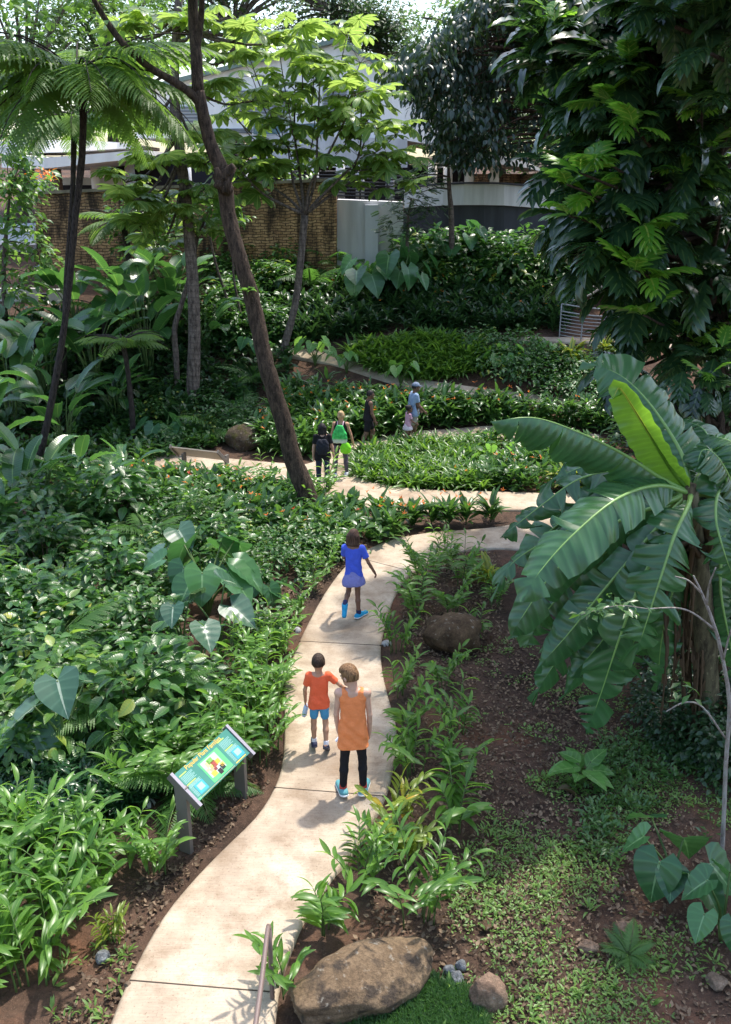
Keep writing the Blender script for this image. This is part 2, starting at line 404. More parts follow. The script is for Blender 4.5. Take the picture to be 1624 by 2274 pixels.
P2R = [(150, 1035), (300, 1048), (400, 1058), (480, 1066), (560, 1085), (640, 1098), (720, 1108), (820, 1132), (870, 1138), (940, 1141), (1050, 1140), (1130, 1137), (1330, 1140), (1420, 1150)]
pathstrip(P2L, P2R, .006)
pathstrip([(600, 1045), (690, 1032), (740, 1000), (800, 985), (900, 965), (1000, 957), (1100, 950), (1220, 957), (1330, 970)], [(700, 1100), (780, 1064), (795, 1030), (840, 1007), (900, 991), (1000, 981), (1100, 979), (1220, 976), (1330, 988)], .012)
pathstrip([(580, 768), (640, 775), (700, 781), (760, 799), (820, 813), (875, 828), (960, 850), (1200, 882), (1400, 905)], [(580, 786), (640, 793), (690, 802), (740, 813), (800, 832), (860, 850), (950, 872), (1200, 902), (1400, 925)], .0)
pathstrip([(1130, 752), (1250, 752), (1400, 756), (1700, 768)], [(1130, 760), (1250, 762), (1400, 770), (1700, 792)], .0)
for (a, b) in (((290, 2189), (612, 2216)), ((608, 1757), (862, 1777)), ((664, 1431), (852, 1440)), ((790, 1243), (915, 1275))):
    p, q = ground(*a), ground(*b); d = (q-p)/np.linalg.norm(q-p); nrm = np.array([-d[1], d[0], 0])*.006
    g = Mesh(); zz = np.array([0, 0, .0535]); g.prism(np.array([p-nrm, q-nrm, q+nrm, p+nrm])+zz-np.array([0, 0, .01]), np.array([p-nrm, q-nrm, q+nrm, p+nrm])+zz)
    g.build('groove', GROOVE, pm)
# ------------------------------------------------------------------ rocks
def rockmat(name, a, b, moss=None):
    if name in MC: return MC[name]
    t = NT(name); v = t.obj(); c = t.ramp(t.noise(3, 8, v, .65), [(.33, a), (.66, b)])
    if moss: c = t.mix(t.ramp(t.noise(5, 6, v), [(.5, (0,)*3), (.62, (.9,)*3)]), c, moss)
    s = t.noise(26, 10, v, .75); c = t.mix(.75, c, t.ramp(s, [(.32, (.38,)*3), (.6, (1.15,)*3)]), 'MULTIPLY'); k_ = t.n('ShaderNodeTexVoronoi', Scale=4.5, feature='DISTANCE_TO_EDGE'); t.l(v, k_.inputs['Vector']); c = t.mix(t.ramp(k_.outputs['Distance'], [(.0, (.25,)*3), (.03, (0,)*3)]), c, (.03, .022, .016)); c = t.mix(t.ramp(t.noise(13, 5, v), [(.62, (0,)*3), (.68, (.5,)*3)]), c, (.33, .31, .26))
    MC[name] = t.done(t.princ(c, .9, t.bump(t.math('ADD', s, t.noise(5, 6, v)), .8, .05), .25)); return MC[name]
import bmesh
def rock(px, py, wpx, hpx, label, mat, seed, depthf=.8, cat='boulder', name='boulder', sub=4, rot=0.0, sink=.25, group=None, rough=.16):
    """boulder whose outline is about wpx by hpx overview pixels, resting at ground point under (px, py)"""
    g = ground(px, py); dist = np.linalg.norm(g-CAMP); sx = wpx/FO*dist/2; sz = hpx/FO*dist/2*1.15
    bm = bmesh.new(); bmesh.ops.create_icosphere(bm, subdivisions=sub, radius=1); rr = np.random.default_rng(seed)
    V = np.array([v.co for v in bm.verts]); dirs = rr.normal(size=(14, 3)); dirs /= np.linalg.norm(dirs, axis=1)[:, None]; off = (.72 if sub > 3 else .58)+(.28 if sub > 3 else .34)*rr.random(14)
    pl = np.min(np.where((V @ dirs.T) > .05, off[None]/np.maximum(V @ dirs.T, .05), 9), axis=1); rad = np.minimum(1.0, pl)
    for f in (3, 7, 15):
        a = rr.normal(size=(3, 3))*f; rad = rad*(1+rough/f*2*np.prod(np.sin(V @ a + rr.random(3)*6), axis=1))
    V = V*rad[:, None]*np.array([sx, sx*depthf, sz]); c, s_ = math.cos(rot), math.sin(rot)
    V = np.column_stack([V[:, 0]*c-V[:, 1]*s_, V[:, 0]*s_+V[:, 1]*c, V[:, 2]])
    for v, p in zip(bm.verts, V): v.co = p
    for f in bm.faces: f.smooth = sub > 3
    me = bpy.data.meshes.new(name); bm.to_mesh(me); bm.free(); me.materials.append(mat)
    o = link(name, me); o.location = (g[0], g[1]+sx*depthf*.6, g[2]+sz*(1-2*sink)); tag(o, label, cat, group); return o
BROWNROCK = rockmat('brown_rock', (.06, .036, .02), (.17, .11, .06)); TANROCK = rockmat('tan_rock', (.13, .09, .06), (.27, .20, .145)); GREYROCK = rockmat('grey_rock', (.09, .095, .10), (.32, .33, .34)); MOSSROCK = rockmat('mossy_rock', (.05, .036, .022), (.14, .105, .07), (.07, .065, .015)); REDROCK = rockmat('reddish_rock', (.17, .10, .065), (.33, .23, .16))
rock(1008, 1452, 140, 88, 'brown rounded boulder on bare soil right of the path', BROWNROCK, 3, .8, sink=.2)
rock(800, 2256, 330, 108, 'big tan boulder beside the patch of short grass', rockmat('stained_tan_rock', (.12, .078, .045), (.27, .185, .11), (.045, .035, .028)), 5, .5, rot=.5, sink=.3, sub=5, rough=.1)
rock(1085, 2245, 74, 84, 'reddish lumpy rock at the right end of the short grass', REDROCK, 8, .8, sink=.3, cat='rock', name='rock')
rock(545, 1000, 90, 62, 'mossy brown boulder behind the grey reading panel', MOSSROCK, 11, .8)
rock(585, 935, 56, 42, 'tan rock under the fern fronds left of the leaning trunk', MOSSROCK, 12, .8, cat='rock', name='rock')
rock(414, 1588, 98, 64, 'grey rock with yellow lichen among the ferny shrubs', rockmat('lichen_rock', (.13, .11, .09), (.30, .27, .23), (.30, .22, .03)), 14, .8, sink=.2)
rock(600, 1130, 72, 30, 'flat pale rock left of the leaning trunk base', TANROCK, 15, .6, cat='rock', name='rock')
rock(740, 1212, 60, 24, 'low tan rock at the foot of the leaning tree', TANROCK, 16, .6, cat='rock', name='rock')
for i, (x, y, ww, hh, lb) in enumerate(((1000, 2172, 30, 24, 'pale grey stone topmost of the cluster by the big boulder'), (1022, 2163, 26, 30, 'dark blue grey stone in the cluster by the big boulder'), (1017, 2190, 34, 26, 'square grey stone lowest of the cluster by the big boulder'), (228, 2145, 30, 30, 'light grey stone alone on the soil left of the path'), (283, 1852, 18, 14, 'small pale stone under the sign between post and path'), (1080, 2070, 30, 20, 'small brown stone among weeds on the right slope'), (1390, 2090, 46, 32, 'rounded brown stone in the weeds at lower right'), (1595, 2200, 42, 26, 'pale oblong stone at the right frame edge'), (287, 2202, 22, 16, 'tan stone beside the lower left soil edge'), (1310, 2120, 40, 26, 'dull reddish stone half sunk in the weedy soil'))):
    rock(x, y, ww, hh, lb, (GREYROCK, GREYROCK, GREYROCK, GREYROCK, GREYROCK, BROWNROCK, REDROCK, TANROCK, TANROCK, REDROCK)[i], 30+i, .9, 'stone', 'stone', 3, sink=.2, rough=.1)
# ------------------------------------------------------------------ interpretive sign in front
GREYM = plain('grey_brown_metal', (.13, .115, .10), .55, .4, .08, 5, .002); ALU = plain('pale_metal_trim', (.27, .25, .285), .45, .5, .06)
def paint(name, c, rough=.35): return plain(name, c, rough, .4, .05, 6)
def sign(C4, posts, label, front=True):
    """C4: panel corners (top-left, top-right, bottom-right, bottom-left) seen by the reader; posts: list of (top point, ground point)"""
    C4 = [np.array(c) for c in C4]; org = (posts[0][1]+posts[1][1])/2
    root = thing('reading_panel', label, 'sign', org)
    ex = C4[1]-C4[0]; W = np.linalg.norm(ex); ex = ex/W; ey = C4[3]-C4[0]; ey = ey-ex*np.dot(ey, ex); Hh = np.linalg.norm(ey); ey = ey/Hh; nn = np.cross(ey, ex)
    if nn[2] < 0: nn = -nn
    O = C4[0]; rot = np.stack([ex, ey, nn], -1)
    def bx(mesh, u0, u1, v0, v1, d0, d1, mi=0):
        mesh.box(O+ex*(u0+u1)/2+ey*(v0+v1)/2+nn*(d0+d1)/2, (abs(u1-u0), abs(v1-v0), abs(d1-d0)), rot, mi)
    b = Mesh(); bx(b, .0, W, 0, Hh, -.03, 0); b.build('panel', paint('sign_green', (.045, .19, .15)) if front else paint('tan_board', (.30, .25, .19)), root, flat=True)
    for u in (-.035, W-.005):
        e = Mesh(); bx(e, u, u+.04, -.03, Hh+.05, -.07, .012); e.build('end_rail', GREYM, root, flat=True, bevel=.004)
        e = Mesh(); bx(e, u, u+.04, -.03, Hh+.05, .0125, .018); e.build('rail_cap', ALU, root, flat=True)
    for tp, gp in posts:
        e = Mesh(); yaw = math.atan2(ex[1], ex[0]); rz = np.array([[math.cos(yaw), -math.sin(yaw), 0], [math.sin(yaw), math.cos(yaw), 0], [0, 0, 1]])
        h = tp[2]-gp[2]+.1; e.box((gp+tp)/2*np.array([1, 1, 0])+np.array([0, 0, gp[2]-.1+h/2]), (.055, .15, h), rz); e.build('post', GREYM, root, flat=True, bevel=.004)
    if front:
        k = 0.0012
        def patch(nm, u0, u1, v0, v1, col, lev=1):
            q = Mesh(); bx(q, u0*W, u1*W, v0*Hh, v1*Hh, -.001, k*lev); return q.build(nm, paint('ink_'+'_'.join('%02d' % int(c*100) for c in col), col), root, flat=True)
        patch('map_panel', .33, .69, .22, .93, (.10, .48, .16)); patch('map_photo', .355, .62, .26, .80, (.36, .46, .42), 2)
        for (u0, u1, v0, v1, c) in ((.40, .47, .34, .50, (.58, .42, .22)), (.44, .53, .30, .46, (.14, .34, .07)), (.47, .54, .42, .62, (.30, .06, .05)), (.53, .60, .46, .60, (.70, .38, .05)), (.40, .47, .56, .66, (.50, .30, .18)), (.38, .46, .66, .80, (.68, .42, .06)), (.43, .49, .50, .58, (.40, .52, .12)), (.36, .41, .50, .58, (.60, .35, .25)), (.45, .5, .62, .7, (.2, .05, .06)), (.56, .615, .62, .74, (.75, .5, .12))):
            patch('picture', u0, u1, v0, v1, c, 3)
        patch('dark_photo', .475, .535, .72, .88, (.03, .022, .03), 3); patch('dark_photo', .54, .60, .66, .82, (.02, .035, .03), 3)
        for u0 in (.04, .74):
            patch('blue_box', u0+.06, u0+.20, .60, .90, (.05, .32, .55)); patch('blue_inset', u0+.085, u0+.175, .64, .82, (.28, .46, .52), 2)
            for r_ in range(7): patch('text_line', u0, u0+.19-.03*(r_ % 3 == 2), .20+r_*.034, .212+r_*.034, (.28, .48, .46))
            for r_ in range(5): patch('text_line', u0+.0, u0+.2-.02*(r_ % 2), .50+r_*.02, .51+r_*.02, (.28, .48, .46))
            for r_ in range(9): patch('text_line', u0, u0+.05, .61+r_*.033, .622+r_*.033, (.28, .48, .46))
            patch('text_heading', u0, u0+.12, .13, .165, (.36, .50, .12)); patch('text_heading', u0, u0+.15, .45, .485, (.36, .50, .12))
        patch('orange_line', .06, .70, .962, .972, (.55, .40, .18)); patch('footer_title', .74, .93, .93, .962, (.60, .44, .10)); patch('green_mark', .02, .07, .93, .99, (.12, .5, .2))
        cu = bpy.data.curves.new('title', 'FONT'); cu.body = 'Popular Plant Families'; cu.size = .072; cu.extrude = .0008; cu.align_x = 'CENTER'
        cu.materials.append(paint('title_yellow', (.72, .46, .08)))
        tmp = bpy.data.objects.new('title_curve', cu); COL.objects.link(tmp)
        dg = bpy.context.evaluated_depsgraph_get(); me = bpy.data.meshes.new_from_object(tmp.evaluated_get(dg)); bpy.data.objects.remove(tmp)
        TV = np.array([v.co for v in me.vertices]); p = O+ex*W*.5+ey*Hh*.135+nn*.0022-np.array(org)
        TV = TV[:, :1]*ex - TV[:, 1:2]*ey + TV[:, 2:]*nn + p
        me.vertices.foreach_set('co', TV.astype(np.float32).ravel()); me.update(); me.name = 'title'; link('title', me, root)
    return root
g1, g2 = ground(415, 1893), ground(537, 1768)
def above(g, px, py): # point of the vertical line through g seen at row py
    best = min(np.arange(0, 3, .005), key=lambda h: abs(CY-FO*np.dot(np.array([g[0], g[1], g[2]+h])-CAMP, UPV)/np.dot(np.array([g[0], g[1], g[2]+h])-CAMP, FW)-py))
    return np.array([g[0], g[1], g[2]+best])
t1, t2 = above(g1, 0, 1745), above(g2, 0, 1650)
hl = (t1[2]+t2[2])/2
def atz(px, py, z): d = ray(px, py); return CAMP+d*((z-CH)/d[2])
TLc, TRc, BRc, BLc = atz(385, 1722, hl+.16), atz(504, 1617, hl+.16), atz(562, 1664, hl-.07), atz(442, 1780, hl-.07)
sign((TLc, TRc, BRc, BLc), ((t1, g1), (t2, g2)), 'angled green reading panel on two grey posts at the path edge')
g3, g4 = ground(411, 1046), ground(505, 1046)
t3, t4 = above(g3, 0, 1006), above(g4, 0, 1010)
hl = (t3[2]+t4[2])/2
sign((atz(500, 1020, hl-.12), atz(398, 1008, hl-.12), atz(400, 994, hl+.16), atz(486, 1003, hl+.16)), ((t3, g3), (t4, g4)), 'grey reading panel seen from its back beside the upper path', False)
# ------------------------------------------------------------------ handrail at the bottom, curved cable railing at the right
RAILM = plain('brown_rail_paint', (.15, .105, .09), .4, .5, .06)
rp = ground(606, 2228); top = above(rp, 0, 2060)
rr_ = thing('handrail', 'thin brown metal handrail with one post beside the path', 'handrail', rp)
q = Mesh(); zt = top[2]; e2 = atz(560, 2330, zt-.01)
q.tube([top+np.array([0, 0, -.03]), top+np.array([-.01, -.02, .0]), (top+e2)/2, e2, e2+(e2-top)*.6], .021, 10); q.build('rail', RAILM, rr_)
q = Mesh(); q.tube([rp+np.array([0, 0, -.1]), top+np.array([0, 0, -.02])], .021, 10); q.build('post', RAILM, rr_)
gA = ground(1242, 752); root = thing('cable_railing', 'curved grey railing of horizontal bars on the upper path', 'railing', gA)
arc = [np.array(ground(x, y)) for x, y in ((1242, 752), (1290, 760), (1340, 764), (1390, 763), (1440, 758), (1490, 750))]
RG = plain('grey_rail_paint', (.26, .26, .27), .45, .5, .05)
for i in range(9):
    q = Mesh(); h = .12+.105*i+(.12 if i == 8 else 0); q.tube([a+np.array([0, 0, h]) for a in arc], .022 if i >= 7 else .013, 6); q.build('bar', RG, root)
for a in arc[::1]:
    q = Mesh(); q.tube([a-np.array([0, 0, .1]), a+np.array([0, 0, 1.08])], .02, 6); q.build('post', RG, root)
# ------------------------------------------------------------------ buildings on the hill
def wallmat(name, col, stain=.25):
    if name in MC: return MC[name]
    t = NT(name); v = t.obj(); mp = t.n('ShaderNodeMapping'); mp.inputs['Scale'].default_value = (2.2, 2.2, .22); t.l(v, mp.inputs[0])
    c = t.ramp(t.noise(1.0, 6, mp.outputs[0], .65), [(.35, [q*(1-stain) for q in col]), (.6, col)])
    MC[name] = t.done(t.princ(c, .8, t.bump(t.noise(20, 4, v), .2, .01), .25)); return MC[name]
WHITE = wallmat('white_render', (.84, .80, .76), .1); GREYW = wallmat('grey_render', (.60, .59, .60), .25); DARKB = wallmat('dark_base_render', (.055, .055, .065), .3)
SOFF = wallmat('cream_render', (.80, .72, .62), .1); DARKIN = plain('shaded_interior', (.022, .02, .024), .8); GLASS = plain('window_glass', (.10, .16, .18), .12, .8, .1)  # DARKIN paints the shade in recesses and openings near-black
BRN = plain('brown_column_paint', (.20, .14, .11), .6); DKRAIL = plain('dark_rail_paint', (.03, .03, .033), .4)
def slab(mesh, px, Y, dep, r=.5):
    """four overview pixels (counter-clockwise from lower left) at depth Y, thickened backwards by dep metres"""
    f = np.array([at(x, y, Y) for x, y in px]); b = f+np.array([0, dep, 0]); mesh.prism(b, f, r=r)
def part(px, Y, dep, name, mat, parent):
    q = Mesh(); slab(q, px, Y, dep); return q.build(name, mat, parent, flat=True)
def rect(x0, y0, x1, y1): return [(x0, y1), (x1, y1), (x1, y0), (x0, y0)]
def brickmat():
    t = NT('old_brick'); v = t.obj(); mp = t.n('ShaderNodeMapping'); mp.inputs['Rotation'].default_value = (R(90), 0, 0); t.l(v, mp.inputs[0])
    wob = t.n('ShaderNodeVectorMath', operation='ADD'); nv = t.n('ShaderNodeTexNoise', Scale=3.0, Detail=3.0); t.l(v, nv.inputs['Vector'])
    sc = t.n('ShaderNodeVectorMath', operation='SCALE'); sc.inputs['Scale'].default_value = .18; t.l(nv.outputs['Color'], sc.inputs[0]); t.l(mp.outputs[0], wob.inputs[0]); t.l(sc.outputs[0], wob.inputs[1])
    b = t.n('ShaderNodeTexBrick', Scale=1.0); b.inputs['Brick Width'].default_value = .30; b.inputs['Row Height'].default_value = .095; b.inputs['Mortar Size'].default_value = .014
    b.inputs['Color1'].default_value = (.56, .35, .18, 1); b.inputs['Color2'].default_value = (.38, .22, .11, 1); b.inputs['Mortar'].default_value = (.13, .085, .05, 1); t.l(wob.outputs[0], b.inputs['Vector'])
    s = t.noise(.7, 7, v, .65); m2 = t.n('ShaderNodeMapping'); m2.inputs['Scale'].default_value = (1.6, 1, .4); t.l(v, m2.inputs[0]); s2 = t.noise(1.2, 6, m2.outputs[0], .7)
    c = t.mix(t.ramp(s2, [(.43, (0,)*3), (.60, (.92,)*3)]), b.outputs['Color'], (.035, .026, .02)); c = t.mix(.5, c, t.ramp(s, [(.3, (.5,)*3), (.65, (1.2,)*3)]), 'MULTIPLY')
    h = t.math('SUBTRACT', t.noise(9, 6, v), t.math('MULTIPLY', b.outputs['Fac'], .8)); return t.done(t.princ(c, .95, t.bump(h, .9, .06), .15))
BRICK = brickmat()
o = at(400, 620, 33.2); rb = thing('brick_wall', 'tall weathered tan brick wall with black stains below the white building', 'wall', o)
part([(84, 660), (747, 640), (747, 402), (78, 432)], 33.2, .7, 'wall', BRICK, rb)
part([(74, 432), (750, 402), (750, 395), (74, 425)], 33.12, .85, 'coping', wallmat('mossy_coping', (.24, .20, .13), .5), rb)
o = at(760, 540, 36); wb = thing('white_building', 'large white building with a gable, louvres and railed terrace above the brick wall', 'building', o)
part([(300, 306), (868, 306), (868, 160), (754, 92)], 40.0, 6, 'wall', WHITE, wb)
part([(868, 306), (1081, 342), (1081, 299), (868, 158)], 40.02, 6, 'wall', WHITE, wb)
part([(754, 92), (1084, 301), (1086, 292), (756, 82)], 39.7, 6.6, 'roof', plain('green_grey_roof', (.17, .22, .19), .6), wb)
part([(754, 92), (756, 82), (300, 196), (300, 206)], 39.7, 6.6, 'roof', MC['green_grey_roof'], wb)
part([(300, 206), (754, 92), (754, 306), (300, 306)], 40.05, 5.8, 'wall', WHITE, wb)
for (x0, x1, y0, y1, k) in ((716, 772, 186, 262, 11), (470, 640, 285, 296, 3), (520, 640, 200, 262, 8), (340, 450, 236, 296, 8)):
    f = part(rect(x0, y0, x1, y1), 39.93, .06, 'window', wallmat('pale_louvre_frame', (.50, .52, .55), .1), wb)
    q = Mesh()
    for i in range(k):
        a = y0+(y1-y0)*(i+.2)/k; slab(q, rect(x0+2, a, x1-2, a+(y1-y0)/k*.45), 39.88, .04)
    q.build('louvre_shade', plain('louvre_shadow', (.16, .17, .19), .5), f, flat=True)  # dark strips put the shade between the blades into colour
for (x0, x1) in ((640, 742), (560, 625)):
    f = part(rect(x0, 300-28, x1, 300), 39.9, .05, 'window', WHITE, wb); q = Mesh(); slab(q, rect(x0+3, 275, x1-3, 298), 39.86, .03); q.build('pane', GLASS, f, flat=True)
part([(560, 372), (905, 372), (905, 308), (560, 300)], 38.6, 1.6, 'fascia', GREYW, wb)
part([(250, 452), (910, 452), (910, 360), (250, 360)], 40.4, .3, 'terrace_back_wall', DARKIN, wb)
for i, x in enumerate((296, 420, 545, 640, 700, 757, 800, 866)):
    q = Mesh(); a = at(x, 460, 37.0); b = at(x, 358, 37.0); b[0] = a[0]; q.tube([a, b], .17, 12, sub=1); q.build('column', wallmat('column_white', (.50, .50, .52), .1), wb)
for i in range(9):
    q = Mesh(); y = 381+i*7.6; q.tube([at(560, y, 36.4), at(745, y, 36.3), at(895, y+3, 36.6)], .03, 6, sub=2); q.build('rail', DKRAIL, wb)
for x in (560, 610, 655, 700, 748, 775, 800, 830, 860, 892):
    q = Mesh(); q.tube([at(x, 450, 36.45), at(x, 379, 36.45)], .035, 6, sub=1); q.build('baluster', DKRAIL, wb)
o = at(820, 545, 34); tw = thing('retaining_wall', 'smooth pale grey retaining wall with a pilaster right of the brick wall', 'wall', o)
part([(749, 640), (896, 640), (896, 449), (749, 443)], 33.6, 1.2, 'wall', GREYW, tw); part([(811, 640), (840, 640), (840, 455), (811, 455)], 33.3, .29, 'pilaster', wallmat('pale_pilaster', (.56, .57, .60), .1), tw)
o = at(1030, 490, 34.5); bw = thing('terrace_wall', 'curved pale terrace wall with a dark cap and dark base', 'wall', o)
def bend(pts, y0s, y1s, Ys, dep, name, mat, parent):
    q = Mesh(); f = [(at(x, b, Y), at(x, a, Y)) for x, a, b, Y in zip(pts, y0s, y1s, Ys)]
    for (l0, h0), (l1, h1) in zip(f[:-1], f[1:]):
        fr = np.array([l0, l1, h1, h0]); q.prism(fr+np.array([0, dep, 0]), fr)
    return q.build(name, mat, parent, flat=True)
XS = (898, 940, 985, 1030, 1075, 1120, 1160, 1210, 1260); YS = (36.3, 35.5, 35.0, 34.8, 34.8, 35.0, 35.4, 36, 36.6)
bend(XS, (421, 415, 411, 409, 409, 410, 413, 418, 424), (462, 459, 456, 455, 455, 456, 459, 463, 468), YS, .35, 'wall', wallmat('terrace_render', (.62, .60, .60), .25), bw)
bend(XS, (416, 410, 406, 404, 404, 405, 408, 413, 419), (420.5, 414.5, 410.5, 408.5, 408.5, 409.5, 412.5, 417.5, 423.5), [y-.08 for y in YS], .5, 'cap', DARKB, bw)
bend(XS, (462.5, 459.5, 456.5, 455.5, 455.5, 456.5, 459.5, 463.5, 468.5), (620,)*9, [y+.2 for y in YS], .4, 'base', DARKB, bw)
o = at(1080, 400, 38); rc = thing('terrace_canopy', 'cream rounded canopy roof on columns over the curved terrace', 'canopy', o)
bend((985, 1020, 1056, 1100, 1140, 1175, 1200), (352, 344, 337, 343, 352, 362, 374), (372, 366, 362, 364, 368, 374, 380), (39, 37.6, 37, 37, 37.2, 37.8, 39), 4.5, 'canopy_roof', SOFF, rc)
for x in (960, 994, 1041, 1097): 
    q = Mesh(); a, b = at(x, 425, 38.6), at(x, 362, 38.6); b[0] = a[0]; q.tube([a, b], .19, 12, sub=1); q.build('column', SOFF, rc)
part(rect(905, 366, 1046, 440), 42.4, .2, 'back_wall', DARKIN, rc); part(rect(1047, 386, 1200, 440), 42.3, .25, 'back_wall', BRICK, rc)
o = at(190, 425, 37); lc = thing('entrance_canopy', 'sweeping white canopy roof on columns at the left above the brick wall', 'canopy', o)
bend((4, 50, 99, 160, 230, 296, 330), (340, 345, 350, 346, 340, 334, 334), (372, 374, 374, 368, 360, 353, 352), (38, 36.4, 35.4, 35.2, 35.2, 35.4, 35.8), 7.0, 'canopy_roof', WHITE, lc)
bend((0, 60, 130, 200, 260, 310), (314, 312, 311, 312, 316, 322), (340, 340, 338, 334, 330, 330), (41, 40.5, 40.2, 40.2, 40.4, 41), 4, 'upper_roof', WHITE, lc)
part(rect(90, 394, 300, 411), 39.5, .3, 'lintel_wall', wallmat('cream_lintel', (.62, .60, .52), .1), lc); part(rect(90, 411, 300, 445), 40.4, .2, 'window', DARKIN, lc)  # the window part is a dark sheet for the shaded openings
for x, m_, r_ in ((128, BRN, .26), (217, WHITE, .17), (293, WHITE, .17), (104, WHITE, .3)):
    q = Mesh(); a, b = at(x, 445, 37.4), at(x, 372, 37.4); b[0] = a[0]; q.tube([a, b], r_, 12, sub=1); q.build('column', m_, lc)
o = at(30, 640, 36); ls = thing('side_building', 'small grey white building with dark windows at the left edge', 'building', o)
part([(-160, 660), (76, 652), (76, 505), (-160, 508)], 36, 4, 'wall', wallmat('side_render', (.50, .52, .55), .2), ls)
for x0, x1 in ((-60, 6), (58, 72)):
    f = part(rect(x0, 556, x1, 600), 35.95, .04, 'window', WHITE, ls); q = Mesh(); slab(q, rect(x0+2, 559, x1-2, 598), 35.92, .02); q.build('pane', GLASS, f, flat=True)
part(rect(-160, 536, 78, 544), 35.6, .4, 'ledge', WHITE, ls)
o = at(90, 690, 31.5); lw = thing('garden_wall', 'low pale concrete garden wall with a dark gap at the left edge', 'wall', o)
part(rect(-40, 641, 84, 700), 31.5, .25, 'wall', wallmat('pale_concrete', (.50, .48, .44), .25), lw); part(rect(106, 643, 158, 700), 31.5, .25, 'wall', MC['pale_concrete'], lw); part(rect(84.2, 652, 105.8, 700), 31.62, .2, 'dark_gap', DARKB, lw)
# ------------------------------------------------------------------ leaf colours
GING = leafmat('ginger_leaf', (.038, .11, .018), (.125, .255, .045), (.32, .52, .05), .4, .36, .5, (.16, .28, .06), .03)
GINGY = leafmat('yellowing_ginger_leaf', (.10, .16, .02), (.20, .26, .035), (.45, .50, .05), .4, .38, .5, (.3, .36, .08), .03, yellow=(.5, .30, .03))
FERNG = leafmat('bright_strap_leaf', (.028, .09, .015), (.10, .21, .03), (.30, .48, .05), .34, .36)
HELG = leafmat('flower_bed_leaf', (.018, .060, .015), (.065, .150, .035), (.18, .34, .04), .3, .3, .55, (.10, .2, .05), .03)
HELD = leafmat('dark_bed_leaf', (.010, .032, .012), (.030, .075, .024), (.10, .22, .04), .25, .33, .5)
SHRB2 = leafmat('light_shrub_leaf', (.030, .085, .018), (.095, .20, .04), (.28, .48, .05), .36, .32, .55, (.14, .26, .07), .03, 60, yellow=(.30, .34, .05))
SHRB = leafmat('shrub_leaf', (.016, .055, .015), (.058, .145, .032), (.16, .36, .04), .3, .3, .55, (.09, .19, .05), .03, 60, yellow=(.34, .34, .05))
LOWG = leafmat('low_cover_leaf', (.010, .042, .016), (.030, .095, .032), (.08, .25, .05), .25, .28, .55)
WEED = leafmat('weed_leaf', (.05, .12, .022), (.18, .29, .06), (.2, .4, .05), .3, .45)
GRASSM = leafmat('grass_blade', (.016, .055, .012), (.05, .125, .024), (.1, .3, .03), .3, .5)
EARM = leafmat('elephant_ear_leaf', (.018, .075, .030), (.06, .16, .055), (.14, .36, .06), .22, .32, .55, (.14, .26, .12), .025, 34)
EARB = leafmat('bright_taro_leaf', (.05, .15, .03), (.12, .26, .06), (.28, .5, .06), .35, .35, .5, (.2, .34, .1), .025, 34)
EARS = leafmat('sky_sheen_elephant_ear_leaf', (.024, .075, .038), (.07, .135, .085), (.16, .3, .08), .15, .25, .6, (.26, .32, .24), .03, 34)  # greyed green puts the sky's reflection into the leaf colour
PADM = leafmat('paddle_leaf', (.013, .050, .022), (.062, .145, .048), (.15, .36, .04), .3, .26, .6, (.14, .24, .07), .03, 120)
VARG = leafmat('yellow_striped_leaf', (.12, .18, .02), (.36, .36, .05), (.5, .52, .06), .32, .36, .5, (.06, .16, .03), .12)
FRNM = leafmat('fern_frond_leaf', (.025, .085, .018), (.075, .17, .035), (.2, .42, .05), .36, .5)
FLOW = leafmat('orange_flower', (.55, .10, .01), (.80, .24, .02), (.9, .3, .02), .3, .5)
REDF = leafmat('red_flower', (.40, .015, .015), (.62, .04, .03), (.7, .05, .03), .3, .5)
STEM = plain('green_stem', (.07, .12, .03), .5, .4, .25, 10); STEMB = plain('brown_stem', (.09, .065, .04), .8, .3, .25, 10)
DEAD = leafmat('dead_leaf', (.055, .032, .02), (.29, .20, .13), (.2, .1, .03), .1, .7, .3, yellow=(.40, .35, .30))
SILV = leafmat('dry_silver_leaf', (.26, .25, .25), (.46, .45, .46), (.2, .18, .15), .08, .6, .3)
def rnd(a, b, n=None): return a+(b-a)*RNG.random(n)
# ------------------------------------------------------------------ plant builders (local origin)
def ginger_meshes(ns, H, seedless=0, sp=.14, lf=.26):
    fo, st = Mesh(), Mesh()
    for s in range(ns):
        az = rnd(0, 2*np.pi); b = np.array([math.cos(az), math.sin(az), 0])*sp*RNG.random()**.5; h = H*rnd(.6, 1.05); ln = rnd(.12, .5)
        laz = az+rnd(-.5, .5); d = np.array([math.cos(laz), math.sin(laz), 0])
        P = np.array([b+d*h*ln*t**2+np.array([0, 0, h*(t-.14*t**3)]) for t in np.linspace(0, 1, 7)]); st.tube(P, [.009, .004], 5, sub=2)
        P = smooth(P, 4); nl = int(rnd(10, 15)); ts = np.linspace(.28, 1.0, nl); side = np.array([-d[1], d[0], 0])*rnd(.8, 1)+d*rnd(-.3, .3)
        for k, t in enumerate(ts):
            i = min(len(P)-2, int(t*(len(P)-1))); p = P[i]; tan = P[i+1]-P[i]; tan /= np.linalg.norm(tan); sg = 1 if k % 2 else -1
            y = side*sg*rnd(.75, 1.05)+tan*rnd(.45, .85)+d*rnd(-.15, .2)
            if k == nl-1: y = tan+side*.1
            fo.add(LANCE[int(rnd(0, 3))], basis(y, tan*1.0+np.array([0, 0, .5])+RNG.normal(size=3)*.15)*lf*rnd(.75, 1.15)*(1.0-.25*abs(t-.6)), p)
    return st, fo
